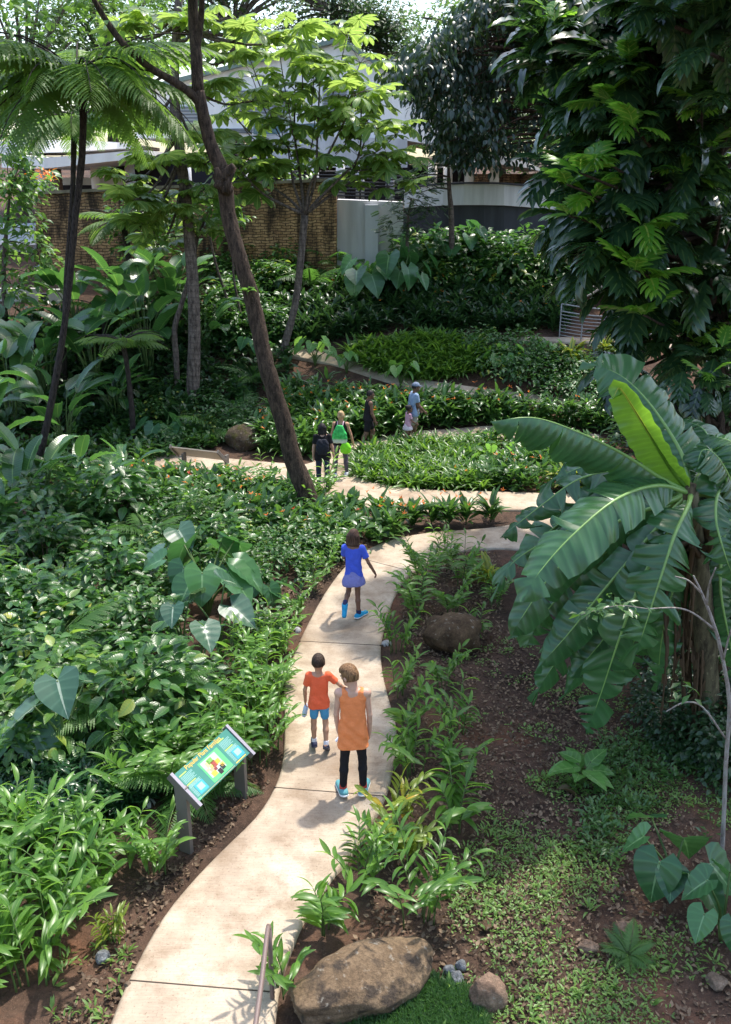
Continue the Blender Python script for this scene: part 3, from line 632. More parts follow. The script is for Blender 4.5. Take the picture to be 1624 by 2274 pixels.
def shrub_meshes(Rr, H, n, L, tpls, droop=.35):
    fo, st = Mesh(), Mesh(); u = RNG.random(n); az = rnd(0, 2*np.pi, n); el = np.arcsin(RNG.random(n)**.8*1.0); rr = rnd(.62, 1.06, n)
    bump = 1+.16*np.sin(az*3+1)*np.cos(el*4)+.1*np.sin(az*7)
    P = np.stack([np.sin(az)*np.cos(el)*Rr*rr*bump, np.cos(az)*np.cos(el)*Rr*rr*bump, np.sin(el)*H*rr*bump+.05], -1)
    for i, t in enumerate(tpls):
        m = np.arange(n) % len(tpls) == i
        fo.add(t, orient(az[m]+RNG.normal(size=m.sum())*.9, el[m]*.5-droop+RNG.normal(size=m.sum())*.35, RNG.normal(size=m.sum())*.35, L*rnd(.7, 1.25, m.sum())), P[m])
    for k in range(7):
        a = rnd(0, 6.28); e = rnd(.4, 1.2); st.tube([np.zeros(3), np.array([math.sin(a)*Rr*.35, math.cos(a)*Rr*.35, H*.45]), np.array([math.sin(a)*Rr*.8*math.cos(e), math.cos(a)*Rr*.8*math.cos(e), H*.85*math.sin(e)])], [.014, .005], 5)
    return st, fo
def ear_meshes(n, L, H, tpls=HEART, droop=(-1.0, -.35), az0=None, azr=6.28, spread=.6):
    fo, st = Mesh(), Mesh()
    for k in range(n):
        a = (az0 if az0 is not None else 0)+rnd(-.5, .5)*azr if az0 is not None else 6.28*(k+RNG.random()*.7)/n
        h = H*rnd(.55, 1.05); r = H*spread*rnd(.4, 1.1); d = np.array([math.sin(a), math.cos(a), 0]); top = d*r+np.array([0, 0, h])
        st.tube([np.zeros(3), d*r*.25+np.array([0, 0, h*.55]), top], [.018*L/.5, .009*L/.5], 6)
        l = L*rnd(.7, 1.15); M = orient(a+rnd(-.35, .35), rnd(*droop), rnd(-.4, .4), l)[0]
        fo.add(tpls[k % len(tpls)], M, top-M[:, 1]*.25)
    return st, fo
def paddle_meshes(n, H, L, tpls=PADDLE, lean=.35):
    fo, st = Mesh(), Mesh()
    for k in range(n):
        a = 6.28*(k+RNG.random())/n*1.618*3; h = H*rnd(.45, 1.0); d = np.array([math.sin(a), math.cos(a), 0]); ln = lean*rnd(.3, 1.3)
        b = d*.2*RNG.random(); top = b+d*h*ln+np.array([0, 0, h])
        st.tube([b, b+d*h*ln*.3+np.array([0, 0, h*.6]), top], [.028, .012], 6)
        fo.add(tpls[k % len(tpls)], orient(a+rnd(-.4, .4), rnd(.1, 1.15), rnd(-.5, .5), L*rnd(.7, 1.2))[0], top)
    return st, fo
def fern_meshes(n, L, tpl=FRONDS, pit=(.2, .8), H=0.0):
    fo, st = Mesh(), Mesh()
    for k in range(n):
        a = 6.28*(k+.5*RNG.random())/n; p = rnd(*pit); M = orient(a, p, rnd(-.2, .2), L*rnd(.75, 1.1))[0]; fo.add(tpl, M, np.array([0, 0, H+.03]))
        t = np.linspace(0, 1, 6); th = -1.1*t**1.1+.25
        P = np.array([[0, np.sum(np.cos(th[:i]))/5.0*.97 if i else 0, np.sum(np.sin(th[:i]))/5.0 if i else 0] for i in range(6)])
        st.tube(P @ M.T + np.array([0, 0, H+.03]), [.012*L, .003*L], 4, sub=2)
    return st, fo
def tuft_meshes(n, L, tpls, pit=(.5, 1.3), stalk=0.0):
    fo, st = Mesh(), Mesh(); az = rnd(0, 6.28, n); 
    for i, t in enumerate(tpls):
        m = np.arange(n) % len(tpls) == i; k = m.sum(); fo.add(t, orient(az[m], rnd(pit[0], pit[1], k), RNG.normal(size=k)*.3, L*rnd(.65, 1.15, k)), np.stack([np.sin(az[m])*.04, np.cos(az[m])*.04, rnd(0, stalk, k)+.01], -1))
    for k in range(4): 
        a = rnd(0, 6.28); st.tube([np.zeros(3), np.array([math.sin(a)*.04, math.cos(a)*.04, L*.3+stalk])], [.008, .004], 4, sub=1)
    return st, fo
PROTO = {}
def protos(key, fn, nvar, mats, names=('stem', 'foliage')):
    """build nvar different plants of one kind once; every placed plant is its own object sharing one of these meshes"""
    vs = []
    for v in range(nvar):
        st, fo = fn(); a = st.build(names[0], mats[0], origin=(0, 0, 0)); b = fo.build(names[1], mats[1], origin=(0, 0, 0)); pair = []
        for o in (a, b): pair.append((o.name.split('.')[0], o.data)); bpy.data.objects.remove(o)
        vs.append(pair)
    PROTO[key] = vs
def plant(key, name, label, cat, p, s=1.0, rz=None, group=None, var=None, tilt=0.0):
    v = PROTO[key][int(RNG.integers(len(PROTO[key]))) if var is None else var]
    o = thing(name, label, cat, p, rnd(0, 6.28) if rz is None else rz, group, s)
    if tilt: o.rotation_euler[0] = rnd(-tilt, tilt); o.rotation_euler[1] = rnd(-tilt, tilt)
    for nm, me in v: link(nm, me, o)
    return o
protos('ginger', lambda: ginger_meshes(int(rnd(5, 9)), .85), 6, (STEM, GING)); protos('gingery', lambda: ginger_meshes(6, .8, lf=.28), 2, (STEM, GINGY)); protos('gingersmall', lambda: ginger_meshes(4, .55, sp=.08), 3, (STEM, GING))
protos('gingertall', lambda: ginger_meshes(9, 1.15, sp=.25, lf=.27), 3, (STEM, GING))
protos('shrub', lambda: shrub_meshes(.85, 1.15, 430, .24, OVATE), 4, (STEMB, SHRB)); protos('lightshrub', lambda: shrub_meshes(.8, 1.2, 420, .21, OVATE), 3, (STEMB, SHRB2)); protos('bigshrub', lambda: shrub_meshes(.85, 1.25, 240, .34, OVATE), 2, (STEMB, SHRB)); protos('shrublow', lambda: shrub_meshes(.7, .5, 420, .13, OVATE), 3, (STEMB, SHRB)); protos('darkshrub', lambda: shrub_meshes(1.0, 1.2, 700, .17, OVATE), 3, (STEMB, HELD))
protos('ear', lambda: ear_meshes(7, .6, .8), 3, (STEM, EARM)); protos('earbig', lambda: ear_meshes(12, .75, 1.3), 3, (STEM, EARM)); protos('earbright', lambda: ear_meshes(7, .55, .8), 2, (STEM, EARB))
protos('earsheen', lambda: ear_meshes(3, .62, 1.15, droop=(-.55, -.1), spread=.3), 3, (STEM, EARS))
protos('paddle', lambda: paddle_meshes(15, 2.3, 1.35), 4, (STEM, PADM)); protos('paddlesmall', lambda: paddle_meshes(9, 1.2, .8), 3, (STEM, PADM))
protos('fern', lambda: fern_meshes(11, 1.15), 3, (STEM, FRNM)); protos('fernsmall', lambda: fern_meshes(9, .45), 2, (STEM, FRNM))
protos('varieg', lambda: tuft_meshes(60, .5, [LANCE[0], LANCE[1], LANCE[2]], (.3, 1.3), .25), 2, (STEM, VARG))
protos('rosette', lambda: ear_meshes(9, .36, .3, [blade(8, 'ovate', .3, b, .2, 5, .03, 20) for b in (.4, .8)], (-.3, .6)), 2, (STEM, EARB))
protos('flowerplant', lambda: tuft_meshes(46, .36, [LANCE[0], LANCE[1]], (.4, 1.35), .3), 4, (STEM, HELG))
def flowers(n, H, Rr, mat, nm='flower'):
    f = Mesh()
    for k in range(n):
        a = rnd(0, 6.28); r = Rr*RNG.random()**.5; p = np.array([math.sin(a)*r, math.cos(a)*r, H*rnd(.75, 1.15)])
        for q in range(4): f.add(LANCES[q % 2], orient(rnd(0, 6.28), rnd(.2, 1.2), 0, rnd(.07, .12))[0], p)
    o = f.build(nm, mat, origin=(0, 0, 0)); me = o.data; bpy.data.objects.remove(o); return me
FLME = flowers(1, 0.0, 0.0, FLOW)
# ------------------------------------------------------------------ single plants along the path, right side
G = lambda x, y: ground(x, y)
for key, x, y, s, lb in (
    ('ginger', 640, 2196, .92, 'leafy ginger plant growing right behind the bottom handrail'), ('gingersmall', 722, 2066, 1.15, 'slim ginger plant by the path edge above the big tan boulder'),
    ('ginger', 800, 1975, .85, 'bushy ginger plant leaning onto the path above the slim one'), ('gingertall', 935, 2040, .95, 'largest ginger clump on the dark litter right of the lower path'),
    ('gingery', 893, 1905, .72, 'yellowing ginger plant with arching leaves right of the lower path'), ('gingery', 872, 1838, .78, 'yellow green ginger leaning over the path in front of the woman in orange'),
    ('gingersmall', 1012, 1845, 1.1, 'small ginger plant alone on the soil between litter and weeds'), ('ginger', 918, 1722, .85, 'ginger plant at the right path edge level with the orange shirts'),
    ('ginger', 1018, 1725, .72, 'drooping ginger plant on bare soil below the brown boulder'), ('ginger', 898, 1620, .8, 'ginger plant at the path edge with one orange dying leaf'),
    ('ginger', 1015, 1640, .82, 'upright ginger plant below the brown boulder'), ('ginger', 880, 1545, .75, 'ginger plant overhanging the right path edge below the dry leaf'),
    ('ginger', 985, 1525, .7, 'light ginger plant growing against the front of the brown boulder'), ('ginger', 882, 1452, .8, 'ginger plant beside the silver dry leaf on the path'),
    ('gingertall', 935, 1372, .8, 'ginger clump left of the brown boulder at the bend'), ('ginger', 1000, 1362, .85, 'ginger plant directly behind the brown boulder'), ('gingertall', 950, 1305, .85, 'tall ginger clump at the inside of the path bend'),
    ('ginger', 1030, 1300, .9, 'ginger plant between the tall clump and the yellow striped plant'), ('ginger', 985, 1265, .8, 'ginger plant at the upper edge of the bend bed'), ('ginger', 1095, 1345, .7, 'ginger plant under the yellow striped plant'),
    ('gingersmall', 1060, 1420, .9, 'small ginger seedling behind the right side of the boulder'), ('gingersmall', 850, 1900, .8, 'young ginger sprout at the right path edge below the woman')):
    plant(key, 'ginger_plant', lb, 'plant', G(x, y), s*(1.2 if y < 1950 else 1.0), group='ginger plants right of the path')
plant('varieg', 'striped_ginger', 'yellow striped ginger in the bend bed beside the banana leaf tips', 'plant', G(1085, 1300), .9)
plant('varieg', 'striped_ginger', 'yellow striped ginger in the sunny island bed behind the banana leaves', 'plant', G(1262, 1090), 1.15)
plant('varieg', 'striped_ginger', 'yellow striped ginger on the shaded slope below the curved railing', 'plant', G(1265, 808), 1.3)
plant('varieg', 'striped_ginger', 'yellow striped ginger at the right end of the shaded slope', 'plant', G(1345, 795), 1.2)
plant('rosette', 'broad_leaf_rosette', 'rosette of broad pale green leaves on the soil under the banana plant', 'plant', G(1290, 1745), 1.05)
# elephant ears
for key, x, y, s, rz, lb in (('earbig', 462, 1370, .98, 1.0, 'elephant ear with tall dark ribbed leaves in the left shrub bed'), ('earsheen', 398, 1320, 1.05, .4, 'sky-sheened elephant ear left of the tall ribbed one'), ('earsheen', 450, 1350, .8, 3.0, 'sky-sheened elephant ear drooping in front of the ribbed leaves'), ('ear', 590, 1345, .7, 2.0, 'small elephant ear under the ginger row left of the running child'),
    ('earsheen', 490, 1455, 1.0, 2.2, 'sky-sheened elephant ear at the middle of the shrub bed edge'), ('earsheen', 410, 1465, .9, 4.2, 'sky-sheened elephant ear left of the middle one in the shrub bed'), ('earsheen', 450, 1530, .95, 5.2, 'lowest sky-sheened elephant ear above the lichen rock'), ('earsheen', 150, 1700, 1.08, .2, 'single large sky-sheened elephant ear leaf over the low dark cover'), ('ear', 40, 1670, 1.2, 0, 'dark elephant ear at the left frame edge'),
    ('ear', 1490, 1985, .88, .5, 'green elephant ear in the weeds at lower right'), ('ear', 1600, 2090, .8, 1.5, 'elephant ear at the right frame edge below the bare sapling'), ('earbig', 815, 680, 1.3, 0, 'large elephant ear clump on the slope below the pale retaining wall'), ('earbig', 890, 680, 1.25, 2, 'right half clump of big elephant ears on the slope'), ('earbig', 1015, 612, 1.25, 1, 'elephant ear clump below the dark terrace base'), ('earbig', 935, 618, 1.1, 1, 'dark elephant ear clump left of the one under the terrace'), ('earbig', 1085, 612, 1.0, 1, 'small elephant ear at the right end under the terrace'),
    ('earbright', 700, 812, 1.1, 0, 'bright taro at the start of the upper path'), ('earbright', 770, 830, .9, 1, 'bright taro beside the upper path right of the first'), ('earbright', 890, 862, 1.0, 2, 'light green taro standing above the flower bed near the capped man'), ('ear', 372, 985, 1.1, 1, 'taro clump above the back of the grey panel'), ('ear', 560, 800, 1.0, 2, 'dark taro left of the leaning trunk'), ('earbright', 1090, 1045, .8, 0, 'round leaved taro in the island bed'), ('earbright', 1150, 1035, .7, 2, 'second round leaved taro at the right of the island bed'), ('earbright', 1115, 822, .95, 0, 'taro below the upper path on the shaded slope'), ('earbright', 1225, 800, .8, 0, 'taro in front of the curved railing')):
    plant(key, 'elephant_ear', lb, 'plant', G(x, y), s, rz)
# ferns on the ground
for x, y, s, lb in ((470, 960, 1.2, 'fern with flat fronds left of the mossy boulder'), (545, 925, 1.2, 'fern spreading over the mossy boulder'), (565, 850, 1.15, 'fern above the mossy boulder left of the trunk'), (690, 640, 1.6, 'light fern on the slope beside the big elephant ears'), (745, 600, 1.6, 'tall fern with upright frond below the retaining wall'), (420, 1750, .95, 'fern left behind the green panel'), (1395, 2125, .3, 'small fern in the weeds at lower right')):
    plant('fern', 'fern', lb, 'fern', G(x, y), s)
# left row of gingers beside the path
row = [(596, 1545), (560, 1580), (612, 1600), (580, 1640), (540, 1650), (606, 1668), (560, 1700), (510, 1600), (620, 1530), (575, 1500), (610, 1470), (630, 1440), (520, 1530), (600, 1420), (480, 1660), (585, 1600)]
for i, (x, y) in enumerate(row): plant('ginger' if i % 3 else 'gingertall', 'ginger_plant', 'leafy ginger plant in the dense row left of the path', 'plant', G(x, y), rnd(.75, .95), group='ginger plants in the row left of the path')
for x, y, lb in ((692, 1312, 'ginger plant at the left path edge beside the running child'), (722, 1275, 'ginger plant left of the running child nearer the leaning tree'), (655, 1375, 'ginger plant on the left edge below the running child'), (745, 1235, 'ginger plant at the path corner above the running child')): plant('ginger', 'ginger_plant', lb, 'plant', G(x, y), .8, group='ginger plants left of the upper bend')
for x, y in ((440, 1720), (375, 1760), (330, 1735), (470, 1760), (350, 1690), (400, 1690), (300, 1770), (490, 1700)): plant('ginger', 'ginger_plant', 'slender ginger plant in the feathery bed behind the green panel', 'plant', G(x, y), rnd(.85, 1.1), group='ginger plants behind the green panel')
for x, y in ((330, 1905), (250, 1905), (190, 1940), (270, 1975), (120, 1960), (60, 1940), (200, 2030), (120, 2050), (40, 2040), (160, 2110), (70, 2130), (10, 2120), (110, 2190), (30, 2220), (-30, 2020), (-30, 2180), (150, 1880), (220, 1850), (90, 1890), (20, 1880)): plant('ginger' if x < 230 else 'gingersmall', 'ginger_plant', 'bright ginger plant in the sunny bed at the bottom left corner', 'plant', G(x-42, y+6), rnd(.95, 1.2), group='ginger plants in the bottom left bed')
plant('ginger', 'ginger_plant', 'ginger plant in front of the left sign post', 'plant', G(355, 1935), .85); plant('gingery', 'ginger_plant', 'pale yellow ginger sprout alone on the soil at lower left', 'plant', G(248, 2102), .5)
plant('gingertall', 'ginger_plant', 'tall ginger stalk right of the leaning trunk base', 'plant', G(718, 1120), 1.05); plant('ginger', 'ginger_plant', 'feathery ginger in front of the black clad walker', 'plant', G(700, 1150), 1.0); plant('gingertall', 'ginger_plant', 'thin stemmed ginger left of the trunk beside the upper path', 'plant', G(585, 1105), .9); plant('ginger', 'ginger_plant', 'thin ginger at the near edge of the upper path by the grey panel', 'plant', G(520, 1090), .9)
# flowering plants between the two paths
for x, y, lb in ((872, 1195, 'flowering plant nearest the corner between the two paths'), (840, 1160, 'flowering plant left of the corner between the two paths'), (958, 1168, 'flowering plant in the middle strip between the two paths'), (1035, 1165, 'flowering plant right of the middle strip between the paths'), (1090, 1160, 'flowering plant beside the banana leaf tips between the paths'), (915, 1172, 'flowering plant at the narrow part of the strip between the paths'), (995, 1168, 'flowering plant left of the right middle one between the paths')):
    o = plant('flowerplant', 'flowering_plant', lb, 'plant', G(x, y), 1.25); 
    for k in range(int(RNG.integers(3, 6))):
        f_ = link('flower', FLME, o); a_ = rnd(0, 6.28); f_.location = (math.sin(a_)*.2, math.cos(a_)*.2, rnd(.4, .58)); f_.rotation_euler = (0, 0, a_); f_.scale = (.7, .7, .7)
# left shrub mass, one shrub at a time
SP = [(0, 1180), (250, 1130), (430, 1160), (560, 1265), (625, 1320), (600, 1410), (480, 1530), (420, 1600), (230, 1690), (-40, 1730), (-60, 1300)]
EARP = [G(x, y)[:2] for x, y in ((462, 1370), (398, 1320), (450, 1350), (490, 1455), (410, 1465), (450, 1530), (590, 1345))]
for p in scatter(SP, 170, .6):
    near = min(np.hypot(*(p[:2]-e)) for e in EARP)
    if near < .38: continue
    k_ = int(RNG.integers(6)); plant(('shrub', 'shrub', 'lightshrub', 'lightshrub', 'bigshrub', 'shrub')[k_], 'leafy_shrub', ('glossy dark green shrub in the dense bed left of the path', '', 'lighter green shrub in the dense bed left of the path', '', 'large leaved shrub in the dense bed left of the path', '')[k_ if k_ in (2, 4) else (2 if k_ == 3 else 0)], 'shrub', p, rnd(.38, 1.08)*(.75 if near < .9 else 1), group=('dark shrubs in the dense left bed', '', 'light shrubs in the dense left bed', '', 'large leaved shrubs in the left bed', '')[k_ if k_ in (2, 4) else (2 if k_ == 3 else 0)])
for x, y, s_, lb in ((330, 1230, 1.0, 'fern between the shrubs at the top of the left bed'), (120, 1500, 1.1, 'fern among the shrubs near the left edge'), (300, 1620, 1.1, 'fern at the lower border of the dense shrub bed')): plant('fern', 'fern', lb, 'fern', G(x, y)+np.array([0, 0, .3]), s_)
for p in scatter([(250, 1110), (620, 1100), (760, 1190), (740, 1250), (600, 1290), (420, 1180)], 70, .5): plant('shrublow', 'low_shrub', 'low leafy shrub around the foot of the leaning tree', 'shrub', p, rnd(.7, 1.1), group='low shrubs at the leaning tree')
for p in scatter([(400, 870), (560, 850), (600, 960), (520, 990), (430, 1000), (350, 1010), (320, 940)], 60, .6): plant('shrublow', 'low_shrub', 'low leafy shrub between the grey trunk and the mossy boulder', 'shrub', p, rnd(.8, 1.2), group='low shrubs behind the grey panel')
for p in scatter([(440, 600), (640, 590), (620, 760), (470, 780)], 60, .8): plant('shrub', 'leafy_shrub', 'dark leafy shrub below the brick wall left of the leaning trunk', 'shrub', p, rnd(.7, 1.0), group='shrubs below the brick wall')
for p in scatter([(880, 606), (1270, 596), (1290, 650), (880, 650)], 46, .6): plant('shrub', 'leafy_shrub', 'dark leafy shrub at the foot of the curved terrace wall', 'shrub', p, rnd(.9, 1.3), group='shrubs at the terrace wall')
for p in scatter([(1060, 770), (1370, 800), (1390, 890), (1200, 880), (1080, 850)], 70, .55): plant('shrublow', 'low_shrub', 'low dark shrub on the shaded slope under the curved railing', 'shrub', p, rnd(.9, 1.3), group='low shrubs under the curved railing')
for p in scatter([(1200, 560), (1700, 520), (1750, 720), (1420, 740), (1280, 700)], 60, 1.0): plant('darkshrub', 'dark_shrub', 'dark shrub on the wooded slope at the right', 'shrub', p, rnd(.8, 1.3), group='dark shrubs on the right slope')
for p in scatter([(1420, 1100), (1700, 1100), (1900, 1600), (1650, 1680), (1450, 1560)], 60, .6): plant('darkshrub', 'dark_shrub', 'dark shrub in the shade behind the banana plant', 'shrub', p, rnd(.5, .9), group='dark shrubs behind the banana')
for p in scatter([(1380, 960), (1700, 960), (1720, 1080), (1420, 1080)], 20, .8): plant('darkshrub', 'dark_shrub', 'dark shrub below the breadfruit tree', 'shrub', p, rnd(.7, 1.1), group='dark shrubs below the breadfruit tree')
for x, y, s_, lb in ((1525, 1655, .5, 'dark shrub hiding the left side of the banana stem base'), (1590, 1680, .6, 'dark shrub in front of the banana stem base'), (1470, 1610, .45, 'small dark shrub left of the banana stem base'), (1640, 1720, .6, 'dark shrub at the right frame edge beside the bare sapling')): plant('darkshrub', 'dark_shrub', lb, 'shrub', G(x, y), s_)
# big paddle leaved clumps at the left
for x, y, s, lb in ((215, 870, 1.0, 'large paddle leaved clump in the middle of the left thicket'), (330, 830, 1.05, 'large paddle leaved clump against the grey trunk'), (110, 900, 1.0, 'large paddle leaved clump behind the tree fern trunks'), (30, 950, 1.05, 'large paddle leaved clump at the left edge of the thicket'), (390, 740, .95, 'paddle leaved clump with pale leaves below the brick wall'), (285, 760, 1.0, 'paddle leaved clump reaching up before the brick wall'), (170, 760, .9, 'paddle leaved clump below the garden wall'), (20, 800, .9, 'paddle leaved clump under the side building'), (150, 1010, .8, 'bright paddle leaved clump right of the tree fern base'), (-30, 1080, 1.0, 'paddle leaved clump at the left frame edge'), (455, 790, .75, 'small paddle leaved clump behind the grey trunk'), (260, 940, .7, 'dark paddle leaved clump at the shaded foot of the thicket')):
    plant('paddle', 'paddle_leaf_plant', lb, 'plant', G(x, y), s)
for x, y, s, lb in ((95, 1150, 1.25, 'drooping paddle leaved plant at the base of the tree fern'), (25, 1190, 1.2, 'drooping paddle leaved plant at the far left below the thicket'), (290, 1095, .8, 'short paddle leaved plant before the grey panel'), (180, 1120, 1.0, 'long leaved paddle plant right of the tree fern base')):
    plant('paddlesmall', 'paddle_leaf_plant', lb, 'plant', G(x, y), s)
# ------------------------------------------------------------------ ground cover nobody could count
def tufts(mesh, P, k, L, tpls, pit=(.5, 1.3), spread=.05, stalk=0.0, mi=0):
    n = len(P)*k; Q = np.repeat(P, k, 0); az = rnd(0, 6.28, n); sz = np.repeat(rnd(.75, 1.25, len(P)), k); rb = np.repeat(RNG.random(len(P)), k)
    T = Q+np.stack([np.sin(az)*spread*RNG.random(n), np.cos(az)*spread*RNG.random(n), stalk*RNG.random(n)*sz], -1)
    for i, t in enumerate(tpls):
        m = np.arange(n) % len(tpls) == i; mesh.add(t, orient(az[m], rnd(pit[0], pit[1], m.sum()), RNG.normal(size=m.sum())*.3, L*sz[m]*rnd(.7, 1.2, m.sum())), T[m], np.clip(rb[m]*.5+RNG.random(m.sum())*.5, 0, 1), mi)
def blooms(mesh, P, H, mi=1):
    for p in P:
        q = p+np.array([rnd(-.1, .1), rnd(-.1, .1), H*rnd(.8, 1.2)])
        for k in range(4): mesh.add(LANCES[k % 2], orient(rnd(0, 6.28), rnd(.1, 1.2), 0, rnd(.06, .11))[0], q, None, mi)
def cover(name, mesh, mats): return tag(mesh.build(name, mats), kind='stuff')
m_ = Mesh(); ISL = [(772, 1052), (792, 1018), (850, 998), (920, 990), (1000, 985), (1090, 983), (1110, 1030), (1080, 1088), (1000, 1090), (900, 1084), (830, 1072)]
tufts(m_, scatter(ISL, 420), 16, .48, STRAP, (.6, 1.4), .06); cover('bright_fern_bed', m_, [FERNG])
m_ = Mesh(); tufts(m_, scatter([(1060, 985), (1230, 985), (1330, 1000), (1340, 1098), (1180, 1095), (1080, 1090)], 260), 12, .22, OVATE[:1]+LANCE[:1], (.1, 1.2), .12, .4); blooms(m_, scatter([(1060, 1040), (1250, 1040), (1200, 1095), (1000, 1092)], 10), .5); cover('mixed_island_bed', m_, [HELG, FLOW])
m_ = Mesh(); tufts(m_, scatter([(765, 790), (830, 762), (950, 755), (1060, 768), (1100, 810), (1010, 842), (910, 848), (830, 826)], 480), 16, .55, STRAP, (.6, 1.4), .07); cover('upper_fern_bed', m_, [FERNG])
m_ = Mesh(); BC = [(640, 880), (740, 888), (860, 912), (960, 910), (1090, 918), (1230, 930), (1400, 945), (1400, 968), (1240, 952), (1050, 946), (940, 956), (850, 975), (780, 985), (720, 1000), (660, 1018), (590, 1015), (560, 985), (600, 950), (620, 900)]
pc = scatter(BC, 620); tufts(m_, pc, 20, .36, LANCE, (.2, 1.3), .08, .55); blooms(m_, pc[::9], .8); cover('flower_bed', m_, [HELG, FLOW])
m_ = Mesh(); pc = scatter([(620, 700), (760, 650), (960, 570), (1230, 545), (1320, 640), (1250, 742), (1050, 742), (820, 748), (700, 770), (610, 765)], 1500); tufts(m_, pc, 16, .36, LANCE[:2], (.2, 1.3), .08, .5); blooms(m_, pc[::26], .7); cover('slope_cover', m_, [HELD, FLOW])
m_ = Mesh(); pc = scatter([(560, 640), (960, 560), (1000, 540), (740, 560), (560, 600)], 260); tufts(m_, pc, 14, .3, OVATE, (.1, 1.2), .1, .5); cover('wall_foot_cover', m_, [SHRB])
m_ = Mesh(); pc = scatter([(230, 1062), (420, 1070), (560, 1098), (700, 1120), (780, 1145), (900, 1160), (850, 1215), (760, 1230), (640, 1200), (400, 1130), (240, 1110)], 420); tufts(m_, pc, 14, .25, LANCE[:1]+OVATE[:1], (.1, 1.3), .1, .4); blooms(m_, pc[:38], .55); blooms(m_, pc[38:48], .5, 2); cover('front_flower_bed', m_, [HELG, FLOW, REDF])
m_ = Mesh(); pc = scatter([(-40, 1690), (210, 1680), (330, 1660), (400, 1720), (320, 1800), (170, 1850), (-40, 1900)], 900); tufts(m_, pc, 14, .13, LANCE[:2], (.1, 1.3), .12, .22); cover('low_dark_cover', m_, [LOWG])
m_ = Mesh(); pc = scatter([(-60, 1000), (300, 960), (500, 990), (420, 1010), (250, 1060), (-40, 1130)], 360); tufts(m_, pc, 12, .2, OVATE, (.1, 1.3), .1, .35); cover('thicket_cover', m_, [HELG])
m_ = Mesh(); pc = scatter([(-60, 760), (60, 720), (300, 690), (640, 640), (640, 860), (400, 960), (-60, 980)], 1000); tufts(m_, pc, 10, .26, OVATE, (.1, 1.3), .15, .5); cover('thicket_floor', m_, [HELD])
# weeds: patchy
def patchy(P, f, th, ph=0.0):
    v = np.sin(P[:, 0]*f+ph+1.7*np.sin(P[:, 1]*f*.8))*np.sin(P[:, 1]*f*1.1+2*ph)+.5*np.sin(P[:, 0]*f*2.7+1)*np.sin(P[:, 1]*f*2.3+ph)
    return P[v+RNG.normal(size=len(P))*.35 > th]
WP = [(1130, 1760), (1250, 1700), (1700, 1700), (1860, 2400), (860, 2400), (980, 2120), (1020, 1900)]
m_ = Mesh(); tufts(m_, patchy(scatter(WP, 6500), 1.7, .22), 4, .042, OVATES, (.0, 1.0), .06, .04); tufts(m_, patchy(scatter(WP, 500), 1.7, .2), 6, .09, LANCES, (.3, 1.3), .05, .03); cover('weeds', m_, [WEED])
m_ = Mesh(); tufts(m_, patchy(scatter([(1330, 1640), (1750, 1600), (1900, 2050), (1260, 1900)], 1300), 1.6, .1), 7, .075, OVATES, (.0, 1.1), .1, .12); cover('shaded_weeds', m_, [HELG])
m_ = Mesh(); tufts(m_, patchy(scatter([(980, 1400), (1400, 1420), (1500, 1700), (1100, 1760), (960, 1700)], 900), 2.2, .25), 5, .05, OVATES, (.0, 1.0), .05, .03); tufts(m_, patchy(scatter([(100, 2150), (300, 2050), (260, 2274), (60, 2300)], 260), 2.2, .2), 6, .09, LANCES, (.3, 1.3), .05, .03); cover('sparse_seedlings', m_, [WEED])
m_ = Mesh(); pc = scatter([(730, 2340), (790, 2255), (860, 2195), (950, 2180), (1040, 2205), (1075, 2280), (1080, 2340)], 4200); tufts(m_, pc, 7, .10, [blade(3, 'strap', .032, b, .2) for b in (.3, .9)], (.7, 1.5), .04); cover('grass', m_, [GRASSM])
# leaf litter
LIT = [blade(3, 'ovate', .3, b, f) for b, f in ((1.2, .5), (-.8, .3), (.4, -.4))]
def litter(poly, n, L):
    m = Mesh(); P = scatter(poly, n); P[:, 2] += .012
    for i, t in enumerate(LIT):
        q = P[i::3]; k = len(q); m.add(t, orient(rnd(0, 6.28, k), RNG.normal(size=k)*.25, RNG.normal(size=k)*.5, L*rnd(.4, 1.3, k)), q, RNG.random(k)**1.6)
    return m
m_ = litter([(870, 1180), (1110, 1230), (1120, 1400), (1500, 1700), (1700, 2330), (700, 2330), (900, 1800), (900, 1450)], 13000, .058)
tag(m_.build('leaf_litter', DEAD), kind='stuff')
m_ = litter(PL[2:-2]+PR[2:-2][::-1], 330, .045)
tag(m_.build('fallen_leaves', DEAD), kind='stuff')
m_ = litter([(640, 1400), (740, 1280), (850, 1190), (800, 1180), (620, 1330), (600, 1480), (560, 1700), (600, 1740), (420, 1950), (330, 2060), (230, 2320), (80, 2320), (300, 1980), (420, 1820)], 3000, .06)
tag(m_.build('leaf_litter', DEAD), kind='stuff')
for x, y, s, lb in ((855, 1432, .17, 'silver dry leaf lying on the path edge below the running child'), (588, 1648, .14, 'white dry leaf on the soil behind the sign'), (333, 1786, .17, 'white dry leaf under the left sign post'), (672, 1330, .15, 'silver dry leaf on the soil left of the running child'), (662, 1404, .12, 'small silver dry leaf at the left path edge'), (815, 1160, .2, 'silver dry leaf at the corner between the two paths'), (1240, 1765, .3, 'large brown dry leaf beside the broad leaf rosette'), (358, 2066, .07, 'small reddish dry leaf on the lower path')):
    r_ = Mesh(); p = G(x, y)+np.array([0, 0, .07]); t_ = palmate(8, 1.6) if s < .28 and s > .1 else blade(6, 'ovate', .35, 1.2, .5)
    r_.add(t_, orient(rnd(0, 6.28), -.1, .3, s)[0], p, .5); tag(r_.build('dry_leaf', DEAD if 'brown' in lb or 'red' in lb else SILV, origin=p), lb, 'leaf')
